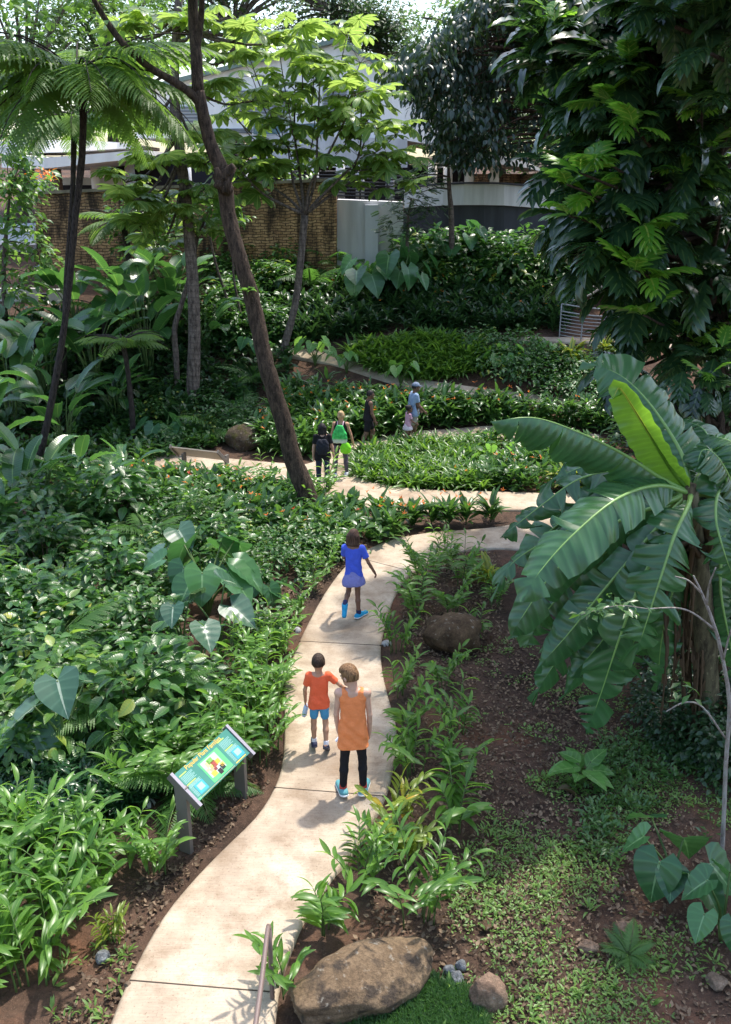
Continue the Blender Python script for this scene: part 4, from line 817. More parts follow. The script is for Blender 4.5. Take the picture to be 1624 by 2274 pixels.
# ------------------------------------------------------------------ banana plants
BAN = leafmat('banana_leaf', (.017, .062, .025), (.055, .145, .052), (.14, .34, .04), .22, .3, .6, None, .02, 150, bumpd=.012)
BANY = leafmat('young_banana_leaf', (.07, .17, .02), (.13, .26, .03), (.24, .42, .03), .34, .34, .5, (.42, .40, .06), .03, 150)
BANR = plain('banana_midrib', (.17, .30, .075), .4, .5, .12, 8); DEADB = leafmat('dead_banana_leaf', (.03, .018, .010), (.12, .075, .042), (.1, .05, .02), .1, .8, .2)
PSEUDO = bark('banana_stem', (.03, .022, .014), (.13, .11, .06), 4, bumpd=.01)
def bleaf(parent, pts, hw, droop=.35, mat=None, tear=.5, nh=(0, -.35, 1), nseg=56, L0=.0, prof_=None, seed=0, fold=None):
    """one banana leaf along a world-space midrib; the blade is split into flaps where the wind tore it"""
    mat = mat or BAN; rg = np.random.default_rng(seed+11)
    P = smooth([np.asarray(p, float) for p in pts], 14); P = resample(P, nseg+1); T = np.gradient(P, axis=0); T /= np.linalg.norm(T, axis=1)[:, None]
    N = np.broadcast_to(np.asarray(nh, float), T.shape); S = np.cross(T, N); S /= np.linalg.norm(S, axis=1)[:, None]+1e-9; N = np.cross(S, T)
    t = np.linspace(0, 1, nseg+1); i0 = int(L0*nseg)
    tt = np.clip((t-L0)/(1-L0), 0, 1); w = hw*np.interp(tt, [0, .05, .15, .4, .7, .88, .96, 1], [.12, .55, .85, 1, .95, .66, .32, .03])
    Lm = np.concatenate([[0], np.cumsum(np.linalg.norm(np.diff(P, axis=0), axis=1))])
    M = Mesh(); cols = 6
    for sd in (-1, 1):
        i = i0
        while i < nseg:
            ln = nseg-i if tear <= 0 else int(rg.integers(2, 5+int(14*(1-tear)))); j = min(nseg, i+ln)
            dr = droop*(1+rg.normal()*.10)+(rg.normal()*.22*tear); lag = rg.normal()*.05*tear
            k = np.arange(i, j+1); V = []; U = []
            gap = .022*hw/.3*(1 if tear > 0 else 0)
            for c in range(cols):
                f = c/(cols-1); an = dr*(.6+.9*f)
                q = np.linspace(0, 1, len(k)); shift = (q-.5)*-2*gap*f**1.5*(2.2 if tear > .6 else 1) + lag*f*f*3
                # small waves across the flap
                wv = .022*np.sin(q*6.28*max(1, len(k)/7)+i)*f*hw/.3
                pt = P[k]+S[k]*(sd*w[k]*f*math.cos(an))[:, None]-N[k]*(w[k]*f*math.sin(an))[:, None]+N[k]*wv[:, None]+T[k]*(shift+.22*w[k]*f)[:, None]
                V.append(pt); U.append(np.stack([np.full(len(k), .5+sd*f/2), Lm[k]/Lm[-1]], -1))
            V = np.stack(V, 1); U = np.stack(U, 1); m, n = V.shape[:2]; I = np.arange(m*n).reshape(m, n)
            F = np.stack([I[:-1, :-1], I[:-1, 1:], I[1:, 1:], I[1:, :-1]], -1).reshape(-1, 4)
            if sd < 0: F = F[:, ::-1]
            M.raw(V.reshape(-1, 3), F, U.reshape(-1, 2), np.clip(.5+rg.normal()*.12, 0, 1)); i = j
    lf = M.build('leaf', mat, parent); q = Mesh(); q.tube(P-N*.006, [.034, .022, .012, .004], 6, sub=1); q.build('midrib', BANR if mat is BAN else mat, lf)
    return lf
def pts(*a): return [at(x, y, Y) for x, y, Y in a]
base = ground(1575, 1640); bp = thing('banana_plant', 'large banana plant with long torn dark leaves at the right of the path', 'banana plant', base)
crown = at(1535, 1095, base[1]-.1)
q = Mesh(); q.tube([base-np.array([0, 0, .2]), base*.5+crown*.5+np.array([.05, 0, 0]), crown], [.17, .13, .08], 14, .02); q.tube([base+np.array([.05, .05, 0]), crown+np.array([.03, 0, -.3]), crown+np.array([0, 0, .12])], [.1, .08, .05], 10); q.build('pseudostem', PSEUDO, bp)
def C(dx=0, dy=0, dY=0): return crown+np.array([0, dY, 0])+(at(812+dx, 1137-dy, 10)-at(812, 1137, 10))*.95
BY = base[1]
bleaf(bp, [crown, *pts((1515, 1010, BY+.3), (1450, 905, BY+.7), (1385, 838, BY+1.0), (1312, 805, BY+1.1))], .42, .32, tear=.45, nh=(-.25, -.75, .8), L0=.12, seed=1)
bleaf(bp, [crown, *pts((1490, 1040, BY-.1), (1440, 960, BY-.25), (1400, 895, BY-.3), (1376, 862, BY-.3), (1362, 885, BY-.35))], .25, -.32, BANY, tear=0, nh=(-.75, -.8, .15), L0=.03, seed=2)
bleaf(bp, [crown, *pts((1470, 1062, BY-.2), (1380, 1005, BY-.4), (1280, 957, BY-.6), (1185, 927, BY-.8), (1090, 936, BY-.9))], .38, .85, tear=.4, nh=(-.1, -.35, 1), L0=.14, seed=3)
bleaf(bp, [crown, *pts((1460, 1078, BY-.4), (1370, 1108, BY-.9), (1270, 1190, BY-1.3), (1195, 1275, BY-1.5), (1160, 1335, BY-1.6))], .36, .28, tear=.3, nh=(-.3, -.75, .75), L0=.1, seed=4)
bleaf(bp, [crown, *pts((1530, 1120, BY-.4), (1500, 1185, BY-.8), (1470, 1275, BY-1.0), (1440, 1370, BY-1.1), (1412, 1455, BY-1.1))], .35, .24, tear=.75, nh=(-.1, -1, .35), L0=.1, seed=5)
bleaf(bp, [crown, *pts((1510, 1140, BY-.2), (1430, 1280, BY-.5), (1375, 1420, BY-.6), (1335, 1540, BY-.6), (1302, 1632, BY-.6))], .30, .26, tear=.7, nh=(-.1, -1, .3), L0=.15, seed=6)
bleaf(bp, [crown, *pts((1480, 1150, BY), (1350, 1300, BY-.1), (1260, 1410, BY-.1), (1190, 1488, BY-.1))], .27, .25, tear=.6, nh=(-.4, -1, .4), L0=.2, seed=7)
bleaf(bp, [crown, *pts((1490, 1115, BY+.1), (1370, 1160, BY+.2), (1240, 1260, BY+.1), (1160, 1370, BY), (1132, 1420, BY))], .3, .3, tear=.3, nh=(-.3, -.9, .5), L0=.15, seed=8)
bleaf(bp, [crown, *pts((1490, 1075, BY+.4), (1390, 1045, BY+.7), (1290, 1062, BY+.8), (1205, 1120, BY+.8), (1110, 1195, BY+.7))], .34, .45, tear=.9, nh=(-.1, -.5, 1), L0=.15, seed=9)
bleaf(bp, [crown, *pts((1500, 1060, BY+.5), (1410, 1030, BY+1), (1310, 1032, BY+1.3), (1220, 1068, BY+1.4))], .32, .45, tear=.9, nh=(-.1, -.5, 1), L0=.15, seed=10)
bleaf(bp, [crown, *pts((1520, 1130, BY), (1430, 1290, BY), (1340, 1420, BY+.1), (1270, 1500, BY+.1))], .28, .3, tear=.6, nh=(-.3, -1, .3), L0=.2, seed=11)
bleaf(bp, [crown, *pts((1450, 1120, BY+.5), (1280, 1170, BY+.7), (1150, 1240, BY+.7), (1100, 1310, BY+.6))], .2, .5, tear=1, nh=(-.2, -.6, 1), L0=.2, seed=12)
bleaf(bp, [crown, *pts((1470, 1160, BY+.1), (1390, 1270, BY+.2), (1290, 1390, BY+.3), (1215, 1500, BY+.3), (1190, 1545, BY+.3))], .26, .3, tear=.7, nh=(-.3, -1, .3), L0=.2, seed=14)
bleaf(bp, [crown, *pts((1560, 1040, BY+.5), (1580, 1000, BY+.9), (1560, 950, BY+1.4), (1500, 930, BY+1.8))], .34, .3, tear=.3, nh=(0, -.7, .8), L0=.15, seed=13)
b2 = ground(1665, 1600); bq = thing('banana_plant', 'second banana plant half outside the right edge with yellowing leaf', 'banana plant', b2); Y2 = b2[1]; cr2 = at(1640, 1120, Y2)
q = Mesh(); q.tube([b2-np.array([0, 0, .2]), cr2], [.15, .07], 12, .02); q.build('pseudostem', PSEUDO, bq)
bleaf(bq, [cr2, *pts((1620, 1060, Y2-.2), (1590, 1010, Y2-.3), (1560, 1000, Y2-.3), (1545, 1050, Y2-.4))], .32, .4, tear=.1, L0=.1, seed=21)
bleaf(bq, [cr2, *pts((1600, 1090, Y2-.4), (1590, 1150, Y2-.8), (1610, 1230, Y2-1), (1640, 1310, Y2-1))], .28, .3, tear=1, nh=(-.2, -1, .4), L0=.05, seed=22)
bleaf(bq, [cr2, *pts((1660, 1050, Y2+.2), (1630, 985, Y2+.5), (1570, 965, Y2+.8))], .3, .35, tear=.3, seed=23)
bleaf(bq, [cr2, *pts((1610, 1180, Y2-.3), (1600, 1300, Y2-.5), (1620, 1420, Y2-.6), (1640, 1520, Y2-.6))], .26, .3, tear=.9, nh=(-.2, -1, .3), seed=24)
for i, p_ in enumerate((((1480, 1130, .2), (1340, 1230, .3), (1220, 1350, .3), (1165, 1440, .3)), ((1500, 1150, .1), (1400, 1310, .2), (1310, 1450, .2), (1250, 1550, .2)), ((1540, 1150, .2), (1500, 1290, .1), (1470, 1420, 0), (1460, 1530, 0)), ((1470, 1100, .7), (1340, 1110, 1.0), (1220, 1180, 1.1), (1150, 1260, 1.1)), ((1500, 1090, .8), (1420, 1080, 1.2), (1330, 1110, 1.5), (1250, 1160, 1.6)), ((1580, 1110, .2), (1600, 1200, 0), (1590, 1310, -.1), (1570, 1400, -.1)), ((1500, 1180, .3), (1440, 1330, .4), (1400, 1450, .4), (1370, 1540, .4)))):
    bleaf(bp, [crown, *pts(*[(x, y, BY+d) for x, y, d in p_])], rnd(.24, .32), .3, tear=.7, nh=(-.25, -.9, .5), L0=.18, seed=50+i)
for i, (x, y) in enumerate(((1540, 1330), (1570, 1380), (1590, 1330), (1610, 1400), (1560, 1480), (1590, 1470), (1580, 1420), (1540, 1430), (1550, 1500), (1520, 1500), (1500, 1420), (1530, 1400), (1480, 1450), (1560, 1440))): # dead hanging leaves round the stem
    bleaf(bp, [crown+np.array([.25*math.sin(i*2.1), -.15+.1*math.cos(i*1.7), -.4-.08*(i % 4)]), *pts((x, y-130, BY+.1), (x, y, BY-.22+.1*(i % 4)), (x-14+28*(i % 2), y+170+20*(i % 3), BY-.2+.1*(i % 4)))], .055+.02*(i % 3), 1.3, DEADB, 1, (math.sin(i*2.4), -1, .1), seed=31+i)
# ------------------------------------------------------------------ bark and crown leaves
BK_DARK = bark('dark_rough_bark', (.018, .013, .010), (.095, .066, .048), 9, 0); BK_GREY = bark('grey_ringed_bark', (.045, .035, .03), (.17, .135, .115), 7, 0, 40, .012); BK_FERN = bark('tree_fern_trunk', (.012, .010, .010), (.07, .055, .048), 14)
BK_PALE = bark('pale_twig_bark', (.22, .18, .15), (.42, .37, .33), 9, .2)
CEC = leafmat('umbrella_leaf', (.06, .13, .035), (.13, .225, .06), (.46, .54, .09), .46, .34, .5, (.28, .34, .12), .05)
BRD = leafmat('breadfruit_leaf', (.009, .030, .014), (.034, .080, .036), (.20, .46, .03), .19, .24, .65, (.07, .12, .04), .06)
BRDY = leafmat('young_backlit_breadfruit_leaf', (.06, .18, .02), (.13, .30, .03), (.28, .56, .04), .4, .35, .5, (.3, .36, .08), .06)  # lime of young leaves, with the glow of backlit ones painted in
DROOP = [blade(4, 'lance', .2, b_, .2) for b_ in (.4, .9)]
DRK = leafmat('dark_drooping_leaf', (.007, .020, .012), (.024, .050, .026), (.12, .24, .03), .2, .34, .65, yellow=(.05, .09, 0))
BGL = leafmat('background_leaf', (.022, .055, .018), (.075, .14, .045), (.24, .38, .08), .35, .5); BGD = leafmat('deep_background_leaf', (.012, .034, .014), (.04, .085, .03), (.1, .2, .04), .25, .5)
SML = leafmat('light_tree_leaf', (.04, .11, .025), (.10, .20, .05), (.34, .5, .07), .38, .36); TFR = leafmat('tree_fern_leaf', (.045, .11, .02), (.12, .21, .045), (.30, .46, .07), .42, .5)
def leafclump(M, c, rad, n, L, tpls, pit=(-.6, .5), flat=.7):
    v = RNG.normal(size=(n, 3)); v /= np.linalg.norm(v, axis=1)[:, None]; v *= (RNG.random(n)**.45)[:, None]*rad; v[:, 2] *= flat
    az = np.arctan2(v[:, 0], v[:, 1])+RNG.normal(size=n)*.7; rb = RNG.random()
    for i, t in enumerate(tpls):
        m = np.arange(n) % len(tpls) == i; k = m.sum(); M.add(t, orient(az[m], rnd(pit[0], pit[1], k), RNG.normal(size=k)*.4, L*rnd(.7, 1.25, k)), c+v[m], np.clip(rb*.45+.6*RNG.random(k), 0, 1))
def whorl(M, S, c, n, L, tpls, petiole=.35, pit=(-.3, .5), up=.3):
    for k in range(n):
        a = 6.28*(k+RNG.random()*.6)/n; d = np.array([math.sin(a), math.cos(a), rnd(-.2, .75)]); e = c+d*petiole*rnd(.6, 1.2)
        if S is not None: S.tube([c, (c+e)/2+np.array([0, 0, .04]), e], .007, 4, sub=2)
        M.add(tpls[k % len(tpls)], orient(a, rnd(*pit), rnd(-.25, .25), L*rnd(.7, 1.15))[0], e)
# ------------------------------------------------------------------ leaning tree in the middle
g = ground(693, 1150); YT = g[1]
lt = thing('leaning_tree', 'leaning dark barked tree with a knobbly burl beside the path junction', 'tree', g)
tr = pts((700, 1175, YT), (693, 1150, YT), (678, 1090, YT), (650, 1015, YT), (622, 912, YT), (592, 812, YT), (568, 702, YT+.1), (554, 643, YT+.1), (533, 575, YT+.1), (507, 474, YT+.2), (497, 390, YT+.2), (468, 321, YT+.2), (448, 237, YT+.2), (440, 203, YT+.2))
q = Mesh(); q.tube(tr, [.27, .235, .21, .19, .175, .165, .16, .155, .15, .145, .14, .12, .115, .12], 16, .07, 5); q.build('trunk', BK_DARK, lt)
q = Mesh(); q.tube(pts((440, 205, YT+.2), (437, 127, YT+.2), (430, 50, YT+.3), (428, -60, YT+.4), (440, -200, YT+.6)), [.115, .105, .095, .085, .06], 12, .06); q.build('limb', BK_DARK, lt)
q = Mesh(); q.tube(pts((438, 110, YT+.2), (446, 50, YT+.2), (452, -40, YT), (470, -160, YT-.2)), [.06, .055, .05, .04], 10, .05); q.build('limb', BK_DARK, lt)
q = Mesh(); q.tube(pts((446, 232, YT+.2), (425, 208, YT+.1), (390, 183, YT), (330, 148, YT-.2), (272, 95, YT-.4), (225, 28, YT-.5), (195, -30, YT-.6)), [.085, .08, .072, .065, .06, .05, .035], 10, .06); q.build('limb', BK_DARK, lt)
q = Mesh()
for i in range(9): q.tube([at(497+rnd(-14, 16), 390+rnd(-22, 40), YT+.05), at(497+rnd(-26, 26), 385+rnd(-22, 45), YT-.12)], [.13, .05], 8, .2, 3)
q.build('burl', BK_DARK, lt)
fo = Mesh()
for x, y, dy, n in ((110, 20, -.5, 60), (195, -40, -.6, 110), (300, -60, 0, 110), (60, -70, -.5, 110), (420, -90, .3, 120), (480, -160, 0, 130), (250, 60, -.4, 22), (350, -20, .2, 60), (560, -120, 1, 120), (20, 30, -.2, 60), (150, -160, 0, 130), (330, -190, 1, 120)):
    leafclump(fo, at(x, y, YT+dy+rnd(-.6, .6)), .75, n, .2, OVATE, (-.7, .4))
fo.build('crown', SML, lt)
o = plant('rosette', 'bird_nest_fern', 'small light green fern perched on the leaning trunk', 'fern', at(550, 655, YT-.1), .5); link_ = o
# ------------------------------------------------------------------ grey ringed tree behind it (umbrella leaves)
g = ground(428, 905); YG = g[1]; gt = thing('umbrella_tree', 'tall grey ringed umbrella leaf tree left of the leaning tree', 'tree', g)
q = Mesh(); q.tube([g-np.array([0, 0, .3]), *pts((428, 885, YG), (432, 740, YG), (428, 620, YG), (414, 450, YG), (399, 330, YG), (388, 220, YG), (392, 80, YG), (400, -40, YG))], [.22, .2, .17, .16, .15, .14, .13, .11, .08], 14, .04); q.build('trunk', BK_GREY, gt)
S = Mesh(); F_ = Mesh()
for bx_, tip in (((399, 320), (300, 420, -1)), ((397, 330), (470, 330, -.5)), ((392, 280), (340, 330, -1)), ((388, 200), (470, 170, 0)), ((390, 150), (330, 90, .3)), ((392, 110), (520, 100, 0)), ((396, 60), (560, 50, .5)), ((392, 90), (430, 20, -.4)), ((390, 180), (560, 200, .8)), ((405, 400), (380, 440, -.7)), ((400, 360), (320, 470, -.2)), ((400, 300), (280, 380, .3)), ((395, 200), (300, 250, .4)), ((395, 240), (440, 280, .4)), ((392, 150), (280, 150, .8)), ((392, 130), (450, 90, .6)), ((392, 70), (480, 20, 1)), ((392, 60), (280, 40, .8)), ((405, 420), (450, 480, .3)), ((405, 430), (350, 520, .5)), ((402, 380), (455, 395, -.3)), ((392, 60), (650, 60, 1)), ((395, 30), (330, 20, .4)), ((400, 350), (340, 400, .3))):
    p0 = at(*bx_, YG); p1 = at(tip[0], tip[1]+25, YG+tip[2]); S.tube([p0, p0*.4+p1*.6-np.array([0, 0, .25]), p1], [.05, .03, .02], 6)
    whorl(F_, S, p1, 9, .55, PALM, .5)
S.build('branches', BK_GREY, gt); F_.build('crown', CEC, gt)
for pl_, lb, rad in ((((395, 885), (392, 800), (388, 730), (405, 670), (425, 600), (440, 520)), 'thin crooked grey tree just left of the ringed trunk', .09), (((545, 740), (520, 715), (500, 650), (478, 580), (462, 500)), 'slender pale sapling leaning left below the brick wall', .05), (((545, 745), (535, 700), (520, 620), (515, 540), (500, 470)), 'slender pale sapling standing straight below the brick wall', .045), (((638, 600), (634, 520), (630, 440)), 'thin straight grey trunk before the brick wall', .08)):
    gg = ground(*pl_[0]); t_ = thing('slender_tree', lb, 'tree', gg); Yv = gg[1]; q = Mesh(); P_ = pts(*[(x, y, Yv) for x, y in pl_]); q.tube([gg-np.array([0, 0, .2])]+P_, [rad, rad*.9, rad*.6], 8, .05); q.build('trunk', BK_GREY, t_)
    f = Mesh(); s_ = Mesh()
    for k in range(4): e = P_[-1]+np.array([rnd(-.9, .9), rnd(-.5, .5), rnd(-.2, .8)]); s_.tube([P_[-1], e], [.025, .012], 5, sub=2); leafclump(f, e, .5, 26, .24, OVATE, (-.8, .3))
    s_.build('branches', BK_GREY, t_); f.build('crown', SML, t_)
# ------------------------------------------------------------------ central umbrella tree
YC = YT+5.5; g = ground(628, 800); ct = thing('umbrella_tree', 'umbrella leaf tree with candelabra branches before the white building', 'tree', g); YC = g[1]
q = Mesh(); q.tube([g-np.array([0, 0, .3]), *pts((632, 770, YC), (655, 680, YC), (668, 580, YC), (677, 478, YC))], [.13, .12, .11, .105, .11], 12, .04); q.build('trunk', BK_GREY, ct)
S = Mesh(); F_ = Mesh(); J = (677, 478)
BR = [((600, 440), (562, 410), (530, 372)), ((655, 420), (645, 370), (640, 325)), ((668, 400), (655, 300), (655, 200)), ((690, 410), (725, 350), (765, 270), (790, 210)), ((730, 420), (790, 360), (815, 300)), ((740, 430), (800, 395), (850, 375)), ((720, 430), (770, 400), (800, 330), (802, 230)), ((640, 440), (590, 400), (575, 330)), ((700, 400), (705, 300), (712, 150))]
for i, b in enumerate(BR):
    dY = [-.6, .5, .8, -.8, -.3, .4, .9, .9, 0][i]; P_ = [at(*J, YC)]+[at(x, y, YC+dY*(k+1)/len(b)) for k, (x, y) in enumerate(b)]; S.tube(P_, [.05, .04, .03, .02], 7)
    Pm = smooth(P_, 5)
    whorl(F_, S, P_[-1], 9, .6, PALM, .65, (-.6, .35)); whorl(F_, S, Pm[int(len(Pm)*.72)], 4, .5, PALM, .6, (-.8, .2))
for x, y, dY in ((620, 250, .6), (560, 150, 1.2), (620, 90, 1), (700, 240, .3), (760, 160, .5), (860, 330, .2), (882, 390, .1), (480, 290, 1), (700, 105, 1), (520, 230, 1.2), (840, 210, .8), (740, 330, -.4), (590, 200, .4), (540, 320, .5), (500, 360, .8), (600, 360, .2), (640, 210, -.3), (790, 260, -.2), (880, 280, .4), (550, 420, .4), (470, 420, .8), (800, 120, 1.3), (480, 180, 1.5), (640, 300, .9), (760, 390, .6), (900, 340, .9), (670, 50, 1.5), (540, 60, 1.6), (770, 60, 1.4)):
    p1 = at(x, y+20, YC+dY); p0 = at(.6*x+.4*677, .55*y+.45*440, YC+dY*.5); S.tube([p0, p0*.5+p1*.5-np.array([0, 0, .12]), p1], [.022, .012], 5); whorl(F_, S, p1, 6, .56, PALM, .6, (-.7, .35))
S.build('branches', BK_GREY, ct); F_.build('crown', CEC, ct)
# ------------------------------------------------------------------ tree ferns
def treefern(label, pl, Y, rad, nf, L, skirt=0, pit=(-.35, .55)):
    b = ground(*pl[0]); Y = Y or b[1]; b[1] = Y; o = thing('tree_fern', label, 'tree fern', (b[0], b[1], gz(b[0], b[1])))
    P_ = pts(*[(x, y, Y) for x, y in pl]); P_[0][2] = min(P_[0][2], float(gz(P_[0][0], Y)))-.2; q = Mesh(); q.tube(P_, [rad*1.25, rad, rad*.9, rad*1.05], 10, .12, 5); q.build('trunk', BK_FERN, o)
    f = Mesh(); s_ = Mesh(); c = P_[-1]
    for k in range(nf):
        a = 6.28*(k*.618); pi_ = pit[0]+(pit[1]-pit[0])*RNG.random(); M = orient(a+rnd(-.2, .2), pi_, rnd(-.15, .15), L*rnd(.8, 1.1))[0]; f.add(FROND if L > 1.5 else FRONDS, M, c)
        t = np.linspace(0, 1, 7); th = -1.1*t**1.1+.25; s_.tube(np.array([[0, np.cos(th[:i]).sum()/6, np.sin(th[:i]).sum()/6] for i in range(7)]) @ M.T + c, [.022, .006], 5, sub=2)
    s_.build('frond_stalks', BK_FERN, o); f.build('fronds', TFR, o); return o
treefern('tall tree fern with the widest crown at the left', ((72, 1120), (85, 1030), (103, 950), (132, 800), (152, 650), (166, 500), (182, 350), (185, 230), (172, 168)), None, .072, 30, 2.8, pit=(-.45, .45))
treefern('second tall tree fern whose thin trunk crosses behind the first', ((140, 860), (143, 760), (148, 620), (160, 450), (164, 340), (166, 262)), None, .075, 16, 2.2, pit=(-.4, .4))
treefern('young tree fern with pale fronds before the brick wall', ((285, 690), (288, 610), (283, 545), (272, 492)), None, .1, 14, 1.7, pit=(-.2, .5))
treefern('small tree fern with a dark stem in the left thicket', ((298, 985), (292, 900), (282, 810), (272, 760)), None, .07, 12, 1.2, pit=(-.1, .4))
treefern('low tree fern hidden in the left thicket beside the grey trunk', ((232, 800), (232, 740), (230, 690)), None, .07, 11, 1.25)
# ------------------------------------------------------------------ trees round the buildings
def tree(name, label, basepx, Y, trunk, rad, clumps, n, L, tpls, mat, cr=.8, pit=(-.6, .4), bk=BK_GREY, fl=.75):
    b = at(*basepx, Y); b[2] = gz(b[0], b[1]); o = thing(name, label, 'tree', b); q = Mesh(); P_ = [b-np.array([0, 0, .3])]+[at(x, y, Y) for x, y in trunk]; q.tube(P_, [rad*1.2, rad, rad*.5], 10, .06); q.build('trunk', bk, o)
    S = Mesh(); f = Mesh(); Pm = smooth(P_, 6)
    for x, y, dY in clumps:
        c = at(x, y, Y+dY); j = Pm[int(np.argmin(np.linalg.norm(Pm[len(Pm)//3:]-c, axis=1)))+len(Pm)//3]; S.tube([j, j*.5+c*.5+np.array([0, 0, .1]), c], [rad*.35, rad*.12], 5, sub=3); leafclump(f, c, cr*rnd(.75, 1.25), n, L, tpls, pit, fl)
    S.build('branches', bk, o); f.build('crown', mat, o); return o
def jit(poly, n, d): 
    poly = np.array(poly, float); lo, hi = poly.min(0), poly.max(0); out = []
    while len(out) < n:
        q = lo+RNG.random(2)*(hi-lo)
        if inpoly(q[:1], q[1:], poly)[0]: out.append((q[0], q[1], rnd(-d, d)))
    return out
tree('leafy_tree', 'light leaved tree at the left edge before the side building', (10, 700), 29.5, ((8, 620), (14, 520), (22, 430)), .07, [(15, 350, 0), (55, 350, .3), (20, 420, -.5), (60, 440, .2), (10, 490, 0), (60, 500, -.3), (90, 560, 0), (20, 560, .4), (70, 610, -.3), (25, 630, 0), (40, 395, 0), (100, 590, .1), (-20, 400, 0), (30, 460, .2), (70, 520, .3), (0, 550, 0), (50, 660, .2), (-10, 600, .2), (80, 400, .4), (40, 320, .3)], 52, .27, OVATE, SML, .62, (-.7, .2))
tree('leafy_tree', 'bushy small tree before the middle of the brick wall', (345, 690), 31.5, ((345, 620), (340, 560), (345, 500)), .06, [(300, 500, -.4), (340, 480, 0), (385, 490, .2), (270, 540, 0), (330, 545, -.5), (380, 550, 0), (350, 590, -.3), (300, 580, .2), (400, 455, 0), (310, 450, 0), (275, 470, .3)], 70, .22, OVATE, HELG, .6)
tree('leafy_tree', 'slender feathery tree before the curved terrace wall', (1005, 545), 32.5, ((1003, 500), (998, 420), (996, 370)), .09, [(940, 375, 0), (975, 355, 0), (920, 395, .3), (960, 400, -.4), (985, 330, 0), (1010, 345, .2), (930, 430, 0)], 44, .34, [PINN], BGD, .55, (-.4, .3))
tree('leafy_tree', 'small feathery tree before the pale retaining wall', (905, 560), 32.2, ((905, 520), (908, 470), (915, 440)), .05, [(880, 470, 0), (930, 460, 0), (900, 440, .2), (960, 470, 0), (870, 500, -.2), (925, 495, 0), (905, 520, 0)], 34, .32, [PINN], BGD, .5, (-.4, .3))
for i, (lb, bx_, Y, trk, poly, n, k, mt) in enumerate((
    ('tall green tree behind the tree ferns at upper left', (60, 600), 44, ((60, 400), (60, 200)), [(-80, 330), (-80, -60), (180, -60), (200, 120), (130, 300)], 34, 150, BGL),
    ('tall green tree above the entrance canopy roof', (250, 600), 47, ((250, 400), (255, 180)), [(120, 290), (150, -40), (360, -60), (380, 110), (300, 250)], 34, 150, BGL),
    ('distant tree over the white building left of its gable', (520, 500), 54, ((520, 200), (520, 60)), [(330, 130), (330, -80), (640, -80), (700, 60), (560, 110)], 40, 150, BGL),
    ('distant tree straight above the gable peak', (740, 500), 58, ((740, 200), (740, 30)), [(600, 70), (600, -90), (790, -90), (800, 50), (740, 84)], 26, 140, BGD),
    ('distant grey green tree right of the gable peak', (840, 500), 60, ((840, 200), (840, 60)), [(775, 90), (770, 20), (840, 0), (900, 30), (940, 150), (830, 118)], 34, 150, BGD),
    ('sunlit green tree behind the right corner of the building', (1110, 480), 47, ((1110, 400), (1110, 300)), [(1070, 350), (1085, 230), (1180, 220), (1200, 350)], 22, 130, BGL),
    ('tall tree behind the dark drooping tree at top', (1010, 500), 52, ((1010, 200), (1010, 60)), [(900, 210), (930, 30), (1120, -60), (1180, 120), (1120, 280), (960, 190)], 44, 150, BGL),
    ('dense tree closing the slope at the far right', (1400, 600), 42, ((1400, 400), (1400, 200)), [(1200, 460), (1200, -60), (1700, -60), (1700, 520)], 130, 190, BGD))):
    tree('background_tree', lb, bx_, Y, trk, .35, jit(poly, n, 1.6), k, .34, [OVATES[0], LANCES[0]], mt, 1.35, (-.7, .5))
# ------------------------------------------------------------------ dark drooping tree, upper right
YD = 31.5; b = at(1310, 560, YD); b[2] = gz(b[0], b[1]); dt = thing('drooping_tree', 'dark tree with drooping leaves hanging before the terrace', 'tree', b)
q = Mesh(); TP = [b-np.array([0, 0, .3]), *pts((1285, 440, YD), (1262, 345, YD), (1235, 280, YD), (1203, 190, YD), (1185, 100, YD), (1175, -40, YD), (1170, -200, YD))]; q.tube(TP, [.24, .2, .17, .15, .14, .12, .1, .07], 12, .06); q.build('trunk', bark('reddish_bark', (.035, .02, .016), (.15, .09, .07), 8), dt)
S = Mesh(); f = Mesh(); Pm = smooth(TP, 6)
DP = [(880, 120), (960, 100), (1060, 10), (1140, -60), (1420, -80), (1400, 120), (1330, 180), (1280, 230), (1200, 290), (1120, 305), (1075, 335), (1010, 350), (960, 290), (930, 220), (890, 190)]
for x, y, dY in jit(DP, 170, 2.4)+jit([(1300, -60), (1480, -60), (1480, 330), (1320, 340)], 60, 1.5)+[(900, 150, 0), (920, 120, 0), (960, 260, 0), (1040, 350, -.5), (1090, 350, -.5), (1150, 340, -.5), (950, 180, .5), (1390, -300, 0), (1300, -200, 0), (1500, -200, 0), (1250, -350, 0), (1400, -150, -2), (1350, -300, -2)]:
    c = at(x, y, YD+dY); j = Pm[int(np.argmin(np.abs(Pm[:, 2]-c[2]-.4)))]; S.tube([j, j*.5+c*.5+np.array([0, 0, .25]), c], [.04, .012], 5, sub=3); leafclump(f, c, .72, 92, .26, DROOP, (-1.35, -.2), .7)
S.build('branches', MC['reddish_bark'], dt); f.build('crown', DRK, dt)
